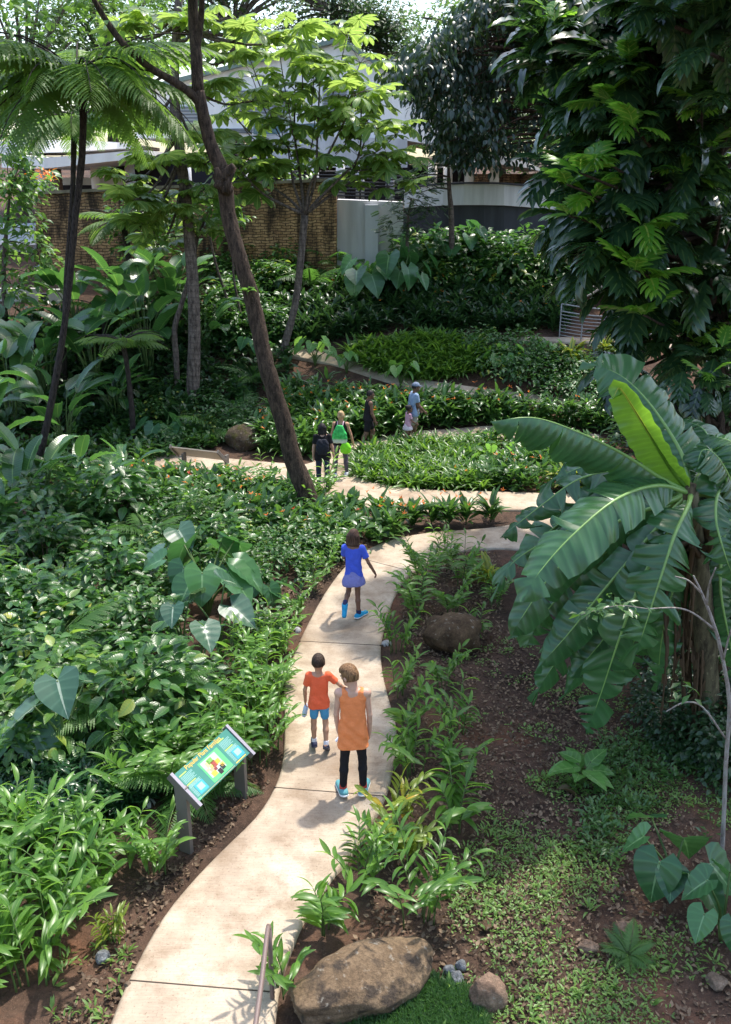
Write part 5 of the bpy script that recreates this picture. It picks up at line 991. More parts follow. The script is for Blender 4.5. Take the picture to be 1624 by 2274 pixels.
# ------------------------------------------------------------------ breadfruit trees at the right
def breadtree(label, basepx, Y, trunk, rad, tips, L, young, lime=None):
    b = at(*basepx, Y); b[2] = gz(b[0], b[1]); o = thing('breadfruit_tree', label, 'tree', b); TP = [b-np.array([0, 0, .3])]+[at(x, y, Y) for x, y in trunk]; q = Mesh(); q.tube(TP, [rad*1.3, rad, rad*.6], 14, .06); q.build('trunk', BK_DARK, o)
    S = Mesh(); f = Mesh(); fy = Mesh(); Pm = smooth(TP, 6); Pm = Pm[len(Pm)//3:]
    for i, tip in enumerate(tips):
        c = tip if isinstance(tip, np.ndarray) else at(tip[0], tip[1], Y+tip[2]); j = Pm[int(np.argmin(np.linalg.norm(Pm-c+np.array([0, 0, .8]), axis=1)))]; S.tube([j, j*.45+c*.55-np.array([0, 0, .2]), c], [.06, .022], 6, sub=4)
        whorl(f, None, c, 7, L, BREAD, .2, (-.85, .8))
        if i % young == 0: whorl(fy, None, c+np.array([0, -.15, .2]), 4, L*.62, BREAD, .05, (-.1, 1.2))
    for x, y, Yd in (lime or ()):  # lime whorls stand for leaves bright with backlight, painted in the young tone
        c = at(x, y, Yd); j = Pm[int(np.argmin(np.linalg.norm(Pm-c+np.array([0, 0, .8]), axis=1)))]; S.tube([j, j*.4+c*.6-np.array([0, 0, .2]), c], [.05, .015], 6, sub=4); whorl(fy, None, c, 4, .62, BREAD, .05, (-.1, 1.1))
    S.build('branches', BK_DARK, o); f.build('crown', BRD, o); fy.build('young_backlit_leaves', BRDY, o); return o
T1 = jit([(1290, 160), (1400, -40), (1700, -60), (1700, 900), (1600, 900), (1480, 800), (1400, 680), (1270, 580), (1240, 430), (1300, 330)], 120, 2.4)+jit([(1240, 420), (1330, 330), (1380, 600), (1290, 560)], 9, 1)
T1 += jit([(1180, -60), (1330, -60), (1310, 200), (1210, 240)], 12, 1.0)+[(1395, 270, -2), (1440, 500, -2.2), (1440, 610, -2.2), (1380, 420, -2), (1580, 620, -2.4), (1480, 320, -2.3), (1420, 690, -1.5), (1560, 360, -2.4), (1430, 760, -1), (1390, 820, -.5), (1270, 500, -.5), (1255, 375, -.4), (1300, 300, 0), (1270, 250, -1), (1330, 200, -1.5), (1390, 180, -1.8), (1290, 420, -1.2), (1420, 340, -2), (1350, 470, -1), (1500, 420, -2.4), (1600, 480, -2.6), (1610, 740, -2), (1500, 250, -2.3)]
breadtree('breadfruit tree with lobed dark leaves filling the right side', (1590, 1010), 17.0, ((1598, 900), (1590, 700), (1570, 480), (1560, 250), (1560, 0), (1570, -250)), .2, T1, .86, 4, [(x, y, rnd(13.8, 14.8)) for x, y in ((1385, 260), (1410, 285), (1340, 225), (1260, 410), (1290, 385), (1430, 500), (1465, 490), (1440, 620), (1410, 600), (1265, 480), (1310, 440), (1430, 700), (1560, 230), (1330, 350))])
T2 = jit([(1400, -420), (1800, -420), (1800, 80), (1624, 60), (1460, 60)], 46, 2.0)+[(1500, 60, -1), (1580, 120, -1.5), (1440, 0, 0), (1624, 220, -1)]
breadtree('breadfruit tree whose crown hangs in from the top right corner', (1900, 1300), 14.0, ((1890, 900), (1850, 400), (1780, 0), (1740, -350)), .2, T2, .72, 9)
T3 = [np.array([rnd(5.2, 11), rnd(8, 14.5), rnd(10.2, 13.5)]) for _ in range(75)]  # unseen crown, kept out of view and placed to shade banana and right slope
breadtree('unseen breadfruit tree added outside the right edge to shade the banana', (2350, 1500), 12, ((2350, 900), (2320, 200), (2280, -500), (2250, -1000)), .22, T3, .78, 9)
T4 = [(1560, 860, 0), (1600, 930, .5), (1520, 830, .4), (1640, 860, .3), (1590, 800, .5), (1640, 1010, .2), (1500, 900, .8)]
breadtree('young breadfruit plant under the big one behind the banana leaves', (1600, 1040), 13.5, ((1600, 980), (1590, 900)), .06, T4, .6, 4)
# ------------------------------------------------------------------ bare sapling and twigs at the right
g = ground(1603, 1932); Ys = g[1]; sp = thing('bare_sapling', 'thin pale bare sapling with crooked twigs at the right edge', 'tree', g)
q = Mesh(); q.tube([g-np.array([0, 0, .1]), *pts((1606, 1850, Ys), (1612, 1700, Ys), (1620, 1560, Ys), (1600, 1440, Ys), (1583, 1380, Ys), (1560, 1320, Ys), (1540, 1278, Ys))], [.025, .022, .02, .018, .014, .008], 8, .06); q.build('trunk', BK_PALE, sp)
q = Mesh()
for tw in (((1590, 1400), (1540, 1362), (1500, 1350), (1440, 1352)), ((1606, 1470), (1624, 1400), (1660, 1340)), ((1570, 1345), (1575, 1300), (1590, 1260)), ((1612, 1640), (1560, 1570), (1520, 1560), (1480, 1580)), ((1560, 1320), (1530, 1290), (1500, 1280))): q.tube(pts(*[(x, y, Ys-.1*i) for i, (x, y) in enumerate(tw)]), [.011, .006], 5)
q.build('twigs', BK_PALE, sp); f = Mesh()
for x, y, n in ((1330, 1355, 12), (1360, 1340, 12), (1390, 1350, 10), (1300, 1370, 10), (1300, 1180, 0), (1510, 1525, 7), (1530, 1545, 6), (1420, 1345, 6)):
    if n: leafclump(f, at(x, y, Ys-.25), .14, n, .11, OVATES, (-.6, .3))
q = Mesh(); q.tube(pts((1440, 1352, Ys-.3), (1370, 1345, Ys-.3), (1290, 1365, Ys-.3)), [.006, .003], 4); q.build('leafy_twig', BK_PALE, sp)
f.build('leaves', HELG, sp)
b = at(1305, 640, 24); t_ = thing('bare_branch', 'bare pale fallen branch hanging over the dark slope', 'branch', at(1310, 660, 25.5)); q = Mesh(); q.tube(pts((1272, 668, 25.5), (1310, 655, 25.4), (1345, 630, 25.3), (1375, 600, 25.2), (1400, 560, 25.2)), [.02, .03, .025], 6); q.tube(pts((1330, 640, 25.3), (1300, 632, 25.3), (1280, 640, 25.3)), [.018, .008], 5); q.build('branch', BK_PALE, t_)
o = at(112, 392, 34); bf = thing('orange_bromeliad', 'orange flowering plant hanging over the left end of the brick wall', 'plant', o)
f = Mesh(); f2 = Mesh()
for x, y in ((95, 388), (112, 392), (80, 395), (104, 384)):
    f = Mesh(); leafclump(f, at(x, y, 34), .22, 14, .2, LANCES, (-.3, .9)); f.build('flower', FLOW, bf)
for x, y in ((85, 420), (110, 425), (130, 432)): leafclump(f2, at(x, y, 34), .4, 30, .25, OVATES)
f2.build('foliage', HELG, bf)
# ------------------------------------------------------------------ people: blended volumes turned into one continuous skin
def nets(D, org, h):
    """surface nets on a sampled field"""
    s = D < 0; nx, ny, nz = D.shape
    c = [s[i:nx-1+i, j:ny-1+j, k:nz-1+k] for i in (0, 1) for j in (0, 1) for k in (0, 1)]
    al = np.logical_and.reduce(c); an = np.logical_or.reduce(c); act = an & ~al; ids = np.argwhere(act)
    idx = -np.ones(act.shape, int); idx[act] = np.arange(len(ids)); co = [(i, j, k) for i in (0, 1) for j in (0, 1) for k in (0, 1)]
    vals = np.stack([D[ids[:, 0]+i, ids[:, 1]+j, ids[:, 2]+k] for i, j, k in co], 1); acc = np.zeros((len(ids), 3)); cnt = np.zeros(len(ids))
    for a in range(8):
        for b in range(a+1, 8):
            if sum(abs(co[a][q]-co[b][q]) for q in range(3)) != 1: continue
            va, vb = vals[:, a], vals[:, b]; m = (va < 0) != (vb < 0); t = np.where(m, va/np.where(m, va-vb, 1), 0)
            acc += np.where(m[:, None], np.array(co[a])+t[:, None]*(np.array(co[b])-np.array(co[a])), 0); cnt += m
    V = (ids+acc/cnt[:, None])*h+org; F = []
    for ax in range(3):
        sl0 = [slice(1, -1)]*3; sl0[ax] = slice(0, -1); sl1 = [slice(1, -1)]*3; sl1[ax] = slice(1, None)
        a, b = s[tuple(sl0)], s[tuple(sl1)]; e = np.argwhere(a != b); off = np.array([1, 1, 1]); off[ax] = 0; e = e+off
        if len(e) == 0: continue
        u, v = [(1, 2), (2, 0), (0, 1)][ax]; du = np.zeros(3, int); du[u] = 1; dv = np.zeros(3, int); dv[v] = 1
        q = np.stack([idx[tuple((e-du-dv).T)], idx[tuple((e-dv).T)], idx[tuple(e.T)], idx[tuple((e-du).T)]], -1)
        fl = ~s[tuple(e.T)]; q[fl] = q[fl][:, ::-1]; F.append(q)
    F = np.vstack(F); return V, F[(F >= 0).all(1)]
class Vol:
    def __init__(s, lo, hi, h):
        s.h = h; s.o = np.asarray(lo, float); n = np.ceil((np.asarray(hi)-s.o)/h).astype(int)+1; s.D = np.full(n, .3); s.n = n
        s.ax = [s.o[i]+np.arange(n[i])*h for i in range(3)]
    def win(s, lo, hi):
        a = np.clip(np.floor((lo-s.o)/s.h).astype(int), 0, s.n); b = np.clip(np.ceil((hi-s.o)/s.h).astype(int)+1, 0, s.n)
        sl = tuple(slice(a[i], b[i]) for i in range(3)); return sl, np.meshgrid(*[s.ax[i][sl[i]] for i in range(3)], indexing='ij')
    def blend(s, sl, d, k):
        D = s.D[sl]
        if k <= 0: s.D[sl] = np.minimum(D, d); return
        h = np.clip(.5+.5*(D-d)/k, 0, 1); s.D[sl] = D*(1-h)+d*h-k*h*(1-h)
    def cap(s, a, b, ra, rb=None, k=.02, sq=None):
        """tapered capsule; sq=(axis vector, factor) flattens it along that axis"""
        rb = ra if rb is None else rb; a = np.asarray(a, float); b = np.asarray(b, float); m = max(ra, rb)+k+.03
        sl, (X, Y, Z) = s.win(np.minimum(a, b)-m, np.maximum(a, b)+m)
        if X.size == 0: return
        px, py, pz = X-a[0], Y-a[1], Z-a[2]; d = b-a; L = d @ d+1e-12; t = np.clip((px*d[0]+py*d[1]+pz*d[2])/L, 0, 1)
        qx, qy, qz = px-t*d[0], py-t*d[1], pz-t*d[2]
        if sq is not None:
            u = np.asarray(sq[0], float); u = u/np.linalg.norm(u); w = (qx*u[0]+qy*u[1]+qz*u[2])*(1/sq[1]-1); qx = qx+w*u[0]; qy = qy+w*u[1]; qz = qz+w*u[2]
        s.blend(sl, np.sqrt(qx*qx+qy*qy+qz*qz)-(ra+t*(rb-ra)), k)
    def ell(s, c, r, M=None, k=.02, sub=False):
        c = np.asarray(c, float); r = np.asarray(r, float); m = r.max()+k+.03; sl, (X, Y, Z) = s.win(c-m, c+m)
        if X.size == 0: return
        P = np.stack([X-c[0], Y-c[1], Z-c[2]], -1); P = P @ M if M is not None else P
        q = P/r; n = np.sqrt((q*q).sum(-1)); d = (n-1)*r.min()*1.0+0*n
        if sub: s.D[sl] = np.maximum(s.D[sl], -d)
        else: s.blend(sl, d, k)
    def cut(s, p, n):
        n = np.asarray(n, float)/np.linalg.norm(n); X, Y, Z = np.meshgrid(*s.ax, indexing='ij')
        s.D = np.maximum(s.D, (X-p[0])*n[0]+(Y-p[1])*n[1]+(Z-p[2])*n[2])
    def obj(s, name, mat, parent=None, loc=(0, 0, 0), rz=0):
        s.D[[0, -1]] = .3; s.D[:, [0, -1]] = .3; s.D[:, :, [0, -1]] = .3
        V, F = nets(s.D, s.o, s.h); m = Mesh(); m.raw(V, F); o = m.build(name, mat, origin=(0, 0, 0)); o.parent = parent
        if parent is None: o.location = tuple(float(q) for q in loc); o.rotation_euler = (0, 0, rz)
        return o
def un(v): v = np.asarray(v, float); return v/(np.linalg.norm(v)+1e-9)
def skin(name, c): return plain(name, c, .5, .35, .10, 14)
def cloth(name, c):
    if name in MC: return MC[name]
    t = NT(name); v = t.obj(); f = t.noise(9, 3, v); w = t.noise(260, 2, v); cc = t.ramp(f, [(.35, [q*.88 for q in c]), (.65, c)])
    MC[name] = t.done(t.princ(cc, .85, t.bump(t.math('ADD', t.math('MULTIPLY', f, 3.0), t.math('MULTIPLY', w, .12)), .5, .02), .2)); return MC[name]
def hairmat(name, a, b):
    if name in MC: return MC[name]
    t = NT(name); v = t.obj(); mp = t.n('ShaderNodeMapping'); mp.inputs['Scale'].default_value = (70, 70, 12); t.l(v, mp.inputs[0]); n = t.noise(1, 4, mp.outputs[0]); c = t.ramp(n, [(.35, a), (.65, b)])
    MC[name] = t.done(t.princ(c, .6, t.bump(n, .6, .01), .2)); return MC[name]
def hand(v, w, d, fwd, inn, H, curl=.5):
    """palm, four fingers of unequal length bending towards the palm, thumb from the palm's side"""
    d, fwd = un(d), un(fwd); inn = un(np.cross(d, fwd)) if inn is None else un(inn); fwd = un(fwd-d*np.dot(d, fwd)); s = H/1.65
    pe = w+d*.085*s; v.cap(w, w+d*.03*s, .021*s, .022*s, .01)
    for q in (-.022, -.007, .008, .022): v.cap(w+d*.025*s+fwd*q*.7*s, pe+fwd*q*s, .0125*s, .0115*s, .012)
    for q, L in zip((.027, .009, -.009, -.026), (.070, .080, .074, .056)):
        b = pe+fwd*q*s; m = b+un(d*(1-curl*.4)+inn*curl)*L*.5*s; e = m+un(d*(1-curl)+inn*curl*1.3)*L*.5*s
        v.cap(b, m, .0088*s, .0082*s, .003); v.cap(m, e, .0082*s, .007*s, .003)
    t0 = w+d*.03*s+fwd*.022*s; t1 = t0+un(d*.7+fwd*.7+inn*.25)*.036*s; v.cap(t0, t1, .0115*s, .0095*s, .008); v.cap(t1, t1+un(d+fwd*.2+inn*.4)*.03*s, .0095*s, .0075*s, .003)
    return pe+inn*.02*s
def person(label, gp, rz, H, P, skinm, hair, hairstyle, clothes, hs=1.0, build=1.0, h=.007, shoes=None, socks=None):
    """P: pose directions in the body's own frame (x right, y forward, z up)"""
    g = lambda k, d: un(P.get(k, d))
    hw = .052*H*build; pel = np.array([0, 0, .52*H]); sp = g('spine', (0, .05, 1)); right = np.array([1.0, 0, 0]); sright = un(P.get('sright', (1, 0, 0)))
    waist = pel+sp*.10*H; chest = pel+sp*.21*H; neck = pel+sp*.305*H; sw = .098*H*(.75+.25*build)
    J = {}
    for S, sg in (('L', -1), ('R', 1)):
        hip = pel+right*hw*sg-np.array([0, 0, .01*H]); kn = hip+g('th'+S, (0, .05, -1))*.245*H; an = kn+g('sh'+S, (0, -.05, -1))*.235*H; toe = an+g('ft'+S, (.12*sg, 1, -.32))*.125*H
        sho = neck-sp*.022*H+sright*sw*sg; el = sho+g('ua'+S, (.12*sg, 0, -1))*.175*H; wr = el+g('fa'+S, (.02*sg, .12, -1))*.15*H
        J[S] = dict(hip=hip, kn=kn, an=an, toe=toe, sho=sho, el=el, wr=wr)
    low = min(min(j['an'][2]-.052*H, j['toe'][2]-.02*H) for j in J.values()); dz = np.array([0, 0, -low]); off = dz+np.array(list(P.get('off', (0, 0)))+[0])
    for j in J.values():
        for k in j: j[k] = j[k]+off
    pel, waist, chest, neck = pel+off, waist+off, chest+off, neck+off
    allp = np.array([q for j in J.values() for q in j.values()]+[neck]); hd = .080*H*hs; fdir = g('face', (0, 1, -.1)); hup = un(g('hup', (0, .08, 1))); hr = un(np.cross(fdir, hup)); fdir = np.cross(hup, hr); HM = np.stack([hr, fdir, hup], -1)
    hc = neck+sp*.04*H+hup*(hd*.80)+fdir*.012*H; lo = np.minimum(allp.min(0), hc-hd)-.14; hi = np.maximum(allp.max(0), hc+hd)+.14
    v = Vol(lo, hi, h); B = build
    def loft(q, lv, n=16, k=.012, fl=.84):
        """body section by section: (point, half width, radius) levels blended along the spine"""
        T_ = np.linspace(0, len(lv)-1, n); X_ = np.arange(len(lv)); P_ = np.array([l[0] for l in lv]); A_ = np.array([l[1] for l in lv]); R_ = np.array([l[2] for l in lv]); D_ = [right, right]+[sright]*(len(lv)-2)
        for t in T_:
            c = np.array([np.interp(t, X_, P_[:, i]) for i in range(3)]); w = un(right*(1-min(1, t/2))+sright*min(1, t/2)); q.cap(c-w*np.interp(t, X_, A_)*H*B, c+w*np.interp(t, X_, A_)*H*B, np.interp(t, X_, R_)*H*B, None, k, ((0, 1, 0), fl))
    def torso(q, e=0.0, k=.04, hipk=1.0):
        loft(q, [(pel-np.array([0, 0, .03*H]), .040, .060+e), (pel+sp*.03*H, .040, .062+e), (waist, .034, .052+e), (chest-sp*.04*H, .042, .056+e), (chest+sp*.01*H, .048, .056+e), (neck-sp*.06*H, .058, .046+e), (neck-sp*.035*H, .050, .034+e)])
    torso(v)
    v.cap(J['L']['sho'], J['R']['sho'], .034*H, None, .03); v.cap(neck-sp*.03*H, neck+sp*.045*H, .034*H, .03*H, .02); v.cap(neck+sp*.02*H, hc-hup*hd*.4, .031*H, .031*H, .015)
    for S, j in J.items():
        v.cap(j['hip'], j['kn'], .056*H*B, .034*H*B, .03); mid = j['kn']*.68+j['an']*.32-fdir*0-np.array([0, .008*H, 0]); v.cap(j['kn'], mid, .034*H*B, .035*H*B, .02); v.cap(mid, j['an'], .034*H*B, .021*H, .02)
        heel = j['an']+np.array([0, 0, -.025*H])-un(j['toe']-j['an'])*.028*H; v.cap(heel, j['toe'], .025*H, .021*H, .015)
        v.cap(j['sho'], j['el'], .029*H*max(B, .9), .022*H*B, .02); v.cap(j['el'], j['el']*.6+j['wr']*.4, .0235*H*B, .0225*H*B, .012); v.cap(j['el']*.6+j['wr']*.4, j['wr'], .0225*H*B, .0155*H, .012)
        ins = right*(1 if S == 'L' else -1); j['grip'] = hand(v, j['wr'], j['wr']-j['el'], P.get('thumb'+S, (0, 1, 0)), P.get('palm'+S, ins), H, P.get('curl'+S, .45))
    v.ell(hc, (hd*.62, hd*.77, hd*.86), HM, .02); v.cap(hc-hup*hd*.45+fdir*hd*.2, hc-hup*hd*.68+fdir*hd*.52, hd*.42, hd*.26, .02)
    v.cap(hc+fdir*hd*.72+hup*hd*.02, hc+fdir*hd*.90-hup*hd*.24, hd*.07, hd*.12, .012); v.cap(hc+fdir*hd*.66-hup*hd*.5-hr*hd*.14, hc+fdir*hd*.66-hup*hd*.5+hr*hd*.14, hd*.09, None, .012)
    for sg in (-1, 1): v.ell(hc+hr*sg*hd*.64-hup*hd*.08-fdir*hd*.05, (hd*.09, hd*.17, hd*.25), HM, .006); v.ell(hc+hr*sg*hd*.25+fdir*hd*.80+hup*hd*.04, (hd*.15, hd*.10, hd*.09), HM, 0, sub=True)
    body = v.obj('person', skinm, None, gp, rz); tag(body, label, 'person')
    e_ = Mesh()
    for sg in (-1, 1):
        c = hc+hr*sg*hd*.25+fdir*hd*.70+hup*hd*.04; U_ = [[(np.sin(a)*np.cos(b), np.sin(a)*np.sin(b), np.cos(a)) for b in np.linspace(0, 6.283, 9)] for a in np.linspace(0.05, 3.09, 7)]; U_ = np.array(U_)*hd*.105+c; I = np.arange(63).reshape(7, 9); e_.raw(U_.reshape(-1, 3), np.stack([I[:-1, :-1], I[1:, :-1], I[1:, 1:], I[:-1, 1:]], -1).reshape(-1, 4))
    o = e_.build('eyes', plain('eye', (.08, .06, .05), .2, .6), origin=(0, 0, 0)); o.parent = body
    hv = Vol(hc-hd*2.4, hc+hd*2.2, h*.8)
    hv.ell(hc+hup*hd*.08-fdir*hd*.06, (hd*.70, hd*.83, hd*.90), HM, .02)
    if hairstyle == 'short': hv.cap(hc-fdir*hd*.45+hup*hd*.1, hc-fdir*hd*.52-hup*hd*.42, hd*.5, hd*.32, .02); hv.ell(hc+hup*hd*.55+fdir*hd*.1, (hd*.66, hd*.75, hd*.5), HM, .03)
    if hairstyle == 'bob':
        for a in (-1, -.5, 0, .5, 1): hv.cap(hc+hr*a*hd*.45-fdir*hd*.3, hc+hr*a*hd*.62-fdir*hd*(.62-.25*abs(a))-hup*hd*.95, hd*.42, hd*.26, .02)
    if hairstyle == 'bun': hv.ell(hc-fdir*hd*.55+hup*hd*.55, (hd*.42,)*3, None, .02)
    if hairstyle == 'puff': hv.ell(hc-fdir*hd*.75+hup*hd*.45, (hd*.5,)*3, None, .015)
    hl = hc+fdir*hd*(.28 if hairstyle != 'crop' else .2)
    X, Y, Z = np.meshgrid(*hv.ax, indexing='ij'); fx = (X-hl[0])*fdir[0]+(Y-hl[1])*fdir[1]+(Z-hl[2])*fdir[2]; uz = (X-hc[0])*hup[0]+(Y-hc[1])*hup[1]+(Z-hc[2])*hup[2]
    front = np.minimum(fx, .42*hd-uz); hv.D = np.maximum(hv.D, front)
    if hairstyle in ('crop', 'short', 'bun', 'puff'): hv.D = np.maximum(hv.D, np.minimum(-uz-hd*(.40 if hairstyle != 'crop' else .3), 9))
    hv.obj('hair', hair, body)
    def limb(q, j, a, b, fa, fb, ra, rb, k=.02): # part of a limb between fractions fa..fb
        p0 = j[a]+(j[b]-j[a])*fa; p1 = j[a]+(j[b]-j[a])*fb; q.cap(p0, p1, ra, rb, k)
    for c in clothes:
        typ, mat = c[0], c[1]; q = Vol(lo-.05, hi+.05, h*1.15); fy = np.array([0, 1.0, 0])
        if typ in ('tee', 'tank', 'longtank'):
            dn = .03 if typ != 'longtank' else .092
            if typ == 'tank': dn = -.01
            hem = pel-np.array([0, 0, (dn+.03)*H]); fl = .016 if typ == 'longtank' else .006
            loft(q, [(hem, .046+fl, .076), (pel+sp*.0*H, .046+fl*.5, .076), (waist, .041, .066), (chest-sp*.04*H, .044, .064), (chest+sp*.01*H, .050, .062), (neck-sp*.055*H, .060, .050), (neck-sp*.03*H, .052, .038)], 20, .014, .88)
            dn = dn*H
            Xw, Yw, Zw = np.meshgrid(*q.ax, indexing='ij'); q.D += .0045*H/1.6*np.sin(30*Zw+14*Xw+3*np.sin(11*Xw+7*Zw)+5*Yw)*np.clip((chest[2]-Zw)*5, .15, 1)+.003*H/1.6*np.sin(46*Xw+9*Zw+4*np.sin(9*Zw))
            for S, j in J.items():
                if typ == 'tee': q.cap(neck-sp*.045*H, j['sho'], .036*H, .036*H, .02); limb(q, j, 'sho', 'el', 0, .62, .038*H, .037*H)
                else: q.cap(neck-sp*.02*H+sright*.055*H*(-1 if S == 'L' else 1), neck-sp*.05*H+sright*.062*H*(-1 if S == 'L' else 1), .038*H, None, .03)
            q.cut(pel-np.array([0, 0, dn+.045*H]), (0.05, 0, -1))
            for S, j in J.items():
                if typ == 'tee': # clean sleeve end
                    d = un(j['el']-j['sho']); X, Y, Z = np.meshgrid(*q.ax, indexing='ij'); ax = (X-j['sho'][0])*d[0]+(Y-j['sho'][1])*d[1]+(Z-j['sho'][2])*d[2]
                    rad = np.sqrt(np.maximum((X-j['sho'][0])**2+(Y-j['sho'][1])**2+(Z-j['sho'][2])**2-ax*ax, 0)); q.D = np.where((rad < .05*H) & (ax > .66*.175*H), np.maximum(q.D, .01), q.D)
            q.ell(neck+sp*.03*H+fdir*0, (.058*H, .052*H, .05*H), None, 0, sub=True)
        elif typ in ('shorts', 'leggings', 'capri'):
            q.cap(pel-right*.035*H*B-np.array([0, 0, .015*H]), pel+right*.035*H*B-np.array([0, 0, .015*H]), .066*H*B, None, .02, (fy, .88)); q.cut(pel+np.array([0, 0, -.005*H]), (0, 0, 1))
            for S, j in J.items():
                if typ == 'shorts':
                    limb(q, j, 'hip', 'kn', 0, .68, .064*H*B, .052*H*B, .02)
                else:
                    limb(q, j, 'hip', 'kn', 0, 1, .060*H*B, .038*H*B, .02); mid = j['kn']*.68+j['an']*.32-np.array([0, .008*H, 0]); q.cap(j['kn'], mid, .038*H*B, .039*H*B, .02)
                    if typ == 'leggings': q.cap(mid, j['an']+(mid-j['an'])*.12, .038*H*B, .026*H, .02)
                    else: q.cap(mid, mid*.6+j['an']*.4, .038*H*B, .032*H, .02)
        elif typ == 'skirt':
            for z, r in ((.01, .072), (-.015, .08), (-.04, .092), (-.065, .106), (-.09, .122), (-.115, .14)): q.cap(pel-right*.03*H+np.array([0, 0, z*H]), pel+right*.03*H+np.array([0, 0, z*H]), r*H*B*.9, None, .02, (fy, .95))
            q.cut(pel+np.array([0, 0, .03*H]), (0, 0, 1)); q.cut(pel-np.array([0, 0, .135*H]), (.12, 0, -1))
        elif typ == 'cap':
            q.ell(hc+hup*hd*.2-fdir*hd*.03, (hd*.74, hd*.88, hd*.86), HM, .01); q.cut(hc+hup*hd*.22, -hup); q.cap(hc+hup*hd*.28+fdir*hd*.75, hc+hup*hd*.22+fdir*hd*1.2, hd*.35, hd*.3, .01, (hup, .14))
        q.obj({'tee': 'shirt', 'tank': 'tank_top', 'longtank': 'tank_top', 'capri': 'leggings'}.get(typ, typ), mat, body)
    for S, j in J.items():
        fd = un(j['toe']-j['an']); fd0 = fd
        if shoes:
            q = Vol(np.minimum(j['an'], j['toe'])-.13, np.maximum(j['an'], j['toe'])+.13, h); heel = j['an']-np.array([0, 0, .024*H])-fd*.03*H; q.cap(heel, j['toe'], .031*H, .025*H, .02); q.cap(j['an']-np.array([0, 0, .012*H]), j['an']*.7+j['toe']*.3, .030*H, .026*H, .02); q.cut(j['an']+np.array([0, 0, .012*H]), (0, 0, 1)); o = q.obj('shoe', shoes[0], body)
            q = Vol(np.minimum(j['an'], j['toe'])-.13, np.maximum(j['an'], j['toe'])+.13, h); dnv = un(np.cross(un(np.cross(fd, right)), fd)); nrm = un(np.cross(right, fd)); nrm = nrm if nrm[2] > 0 else -nrm; q.cap(heel-nrm*.018*H, j['toe']-nrm*.012*H, .033*H, .028*H, .0, (nrm, .42)); o2 = q.obj('sole', shoes[1], o)
        if socks:
            q = Vol(j['an']-.12, j['an']+.16, h); u = un(j['kn']-j['an']); q.cap(j['an'], j['an']+u*.045*H, .027*H, .028*H, .01); q.cut(j['an']+u*.05*H, u); q.obj('sock', socks, body)
    def W(p): # own frame to world
        c, s_ = math.cos(rz), math.sin(rz); p = np.asarray(p); return np.array([p[0]*c-p[1]*s_, p[0]*s_+p[1]*c, p[2]])+np.asarray(gp, float)
    return dict(body=body, J=J, pel=pel, waist=waist, chest=chest, neck=neck, hc=hc, hd=hd, H=H, W=W, rz=rz, gp=np.asarray(gp, float))
def hgt(g, py): return above(g, 0, py)[2]-g[2]
FAIR = skin('fair_skin', (.50, .30, .22)); TANS = skin('tan_skin', (.40, .22, .14)); DARKS = skin('dark_skin', (.15, .08, .052)); MIDS = skin('brown_skin', (.20, .10, .065))
BLK = cloth('black_cloth', (.014, .013, .016)); ZP = np.array([0, 0, .05])
# woman in orange
g = ground(785, 1774)+ZP; Hh = hgt(g, 1492)
w1 = person('woman in an orange tank top and black leggings holding a phone', g, .02, Hh, dict(spine=(.0, .05, 1), thL=(-.08, .02, -1), shL=(-.05, -.02, -1), thR=(.1, .08, -1), shR=(.02, -.06, -1), ftL=(-.25, .9, -.3), ftR=(.25, 1, -.3), uaL=(-.13, .02, -1), faL=(.10, .2, -1), uaR=(.13, -.02, -1), faR=(.0, .18, -1), face=(-.75, .62, -.42), hup=(-.22, .22, 1), curlL=.75), FAIR, hairmat('light_brown_hair', (.075, .038, .018), (.24, .135, .065)), 'short', [('leggings', BLK), ('longtank', cloth('orange_cloth', (.78, .24, .085)))], build=.80, h=.006, shoes=(cloth('teal_shoe', (.12, .33, .36)), plain('white_sole', (.7, .7, .72), .6)), socks=cloth('red_sock', (.45, .06, .05)))
j = w1['J']['L']; gp_ = w1['W'](j['grip']+np.array([-.012, .03, -.035])); ph = Mesh(); rt = np.array(orient(w1['rz']+1.2, .7, .3)[0]); ph.box(gp_, (.072, .145, .010), rt); o = ph.build('phone', plain('pale_phone', (.62, .62, .68), .3, .5, .04), origin=gp_, flat=True, bevel=.004); tag(o, 'pale phone in the hand of the woman in orange', 'phone')
# boy
g = ground(711, 1672)+ZP; Hh = hgt(g, 1475)
b1 = person('boy in an orange red t-shirt and blue shorts walking away', g, .03, Hh, dict(spine=(0, .06, 1), thL=(-.06, .06, -1), shL=(0, -.08, -1), thR=(.08, -.02, -1), shR=(.02, -.42, -1), ftR=(.1, .7, -.75), uaL=(-.28, .05, -1), faL=(.0, .25, -1), uaR=(.75, .12, -.8), faR=(.62, .35, -.75), face=(.05, 1, -.15)), TANS, hairmat('dark_brown_hair', (.015, .009, .006), (.06, .038, .025)), 'crop', [('shorts', cloth('blue_cloth', (.075, .29, .50))), ('tee', cloth('orange_red_cloth', (.80, .135, .055)))], hs=1.22, build=.84, h=.006, shoes=(cloth('dark_blue_shoe', (.035, .038, .07)), plain('dark_sole', (.05, .05, .07), .6)), socks=cloth('white_sock', (.70, .70, .76)))
pp = b1['W'](b1['J']['L']['grip']+np.array([-.01, .01, -.05])); q = Mesh(); q.tube([pp+np.array([0, 0, .05]), pp, pp+np.array([-.02, .0, -.10]), pp+np.array([-.03, .0, -.14])], [.012, .03, .032, .022], 10, .05); tag(q.build('water_bottle', plain('pale_blue_plastic', (.45, .55, .72), .25, .5), origin=pp), 'pale blue bottle in the left hand of the boy', 'bottle')
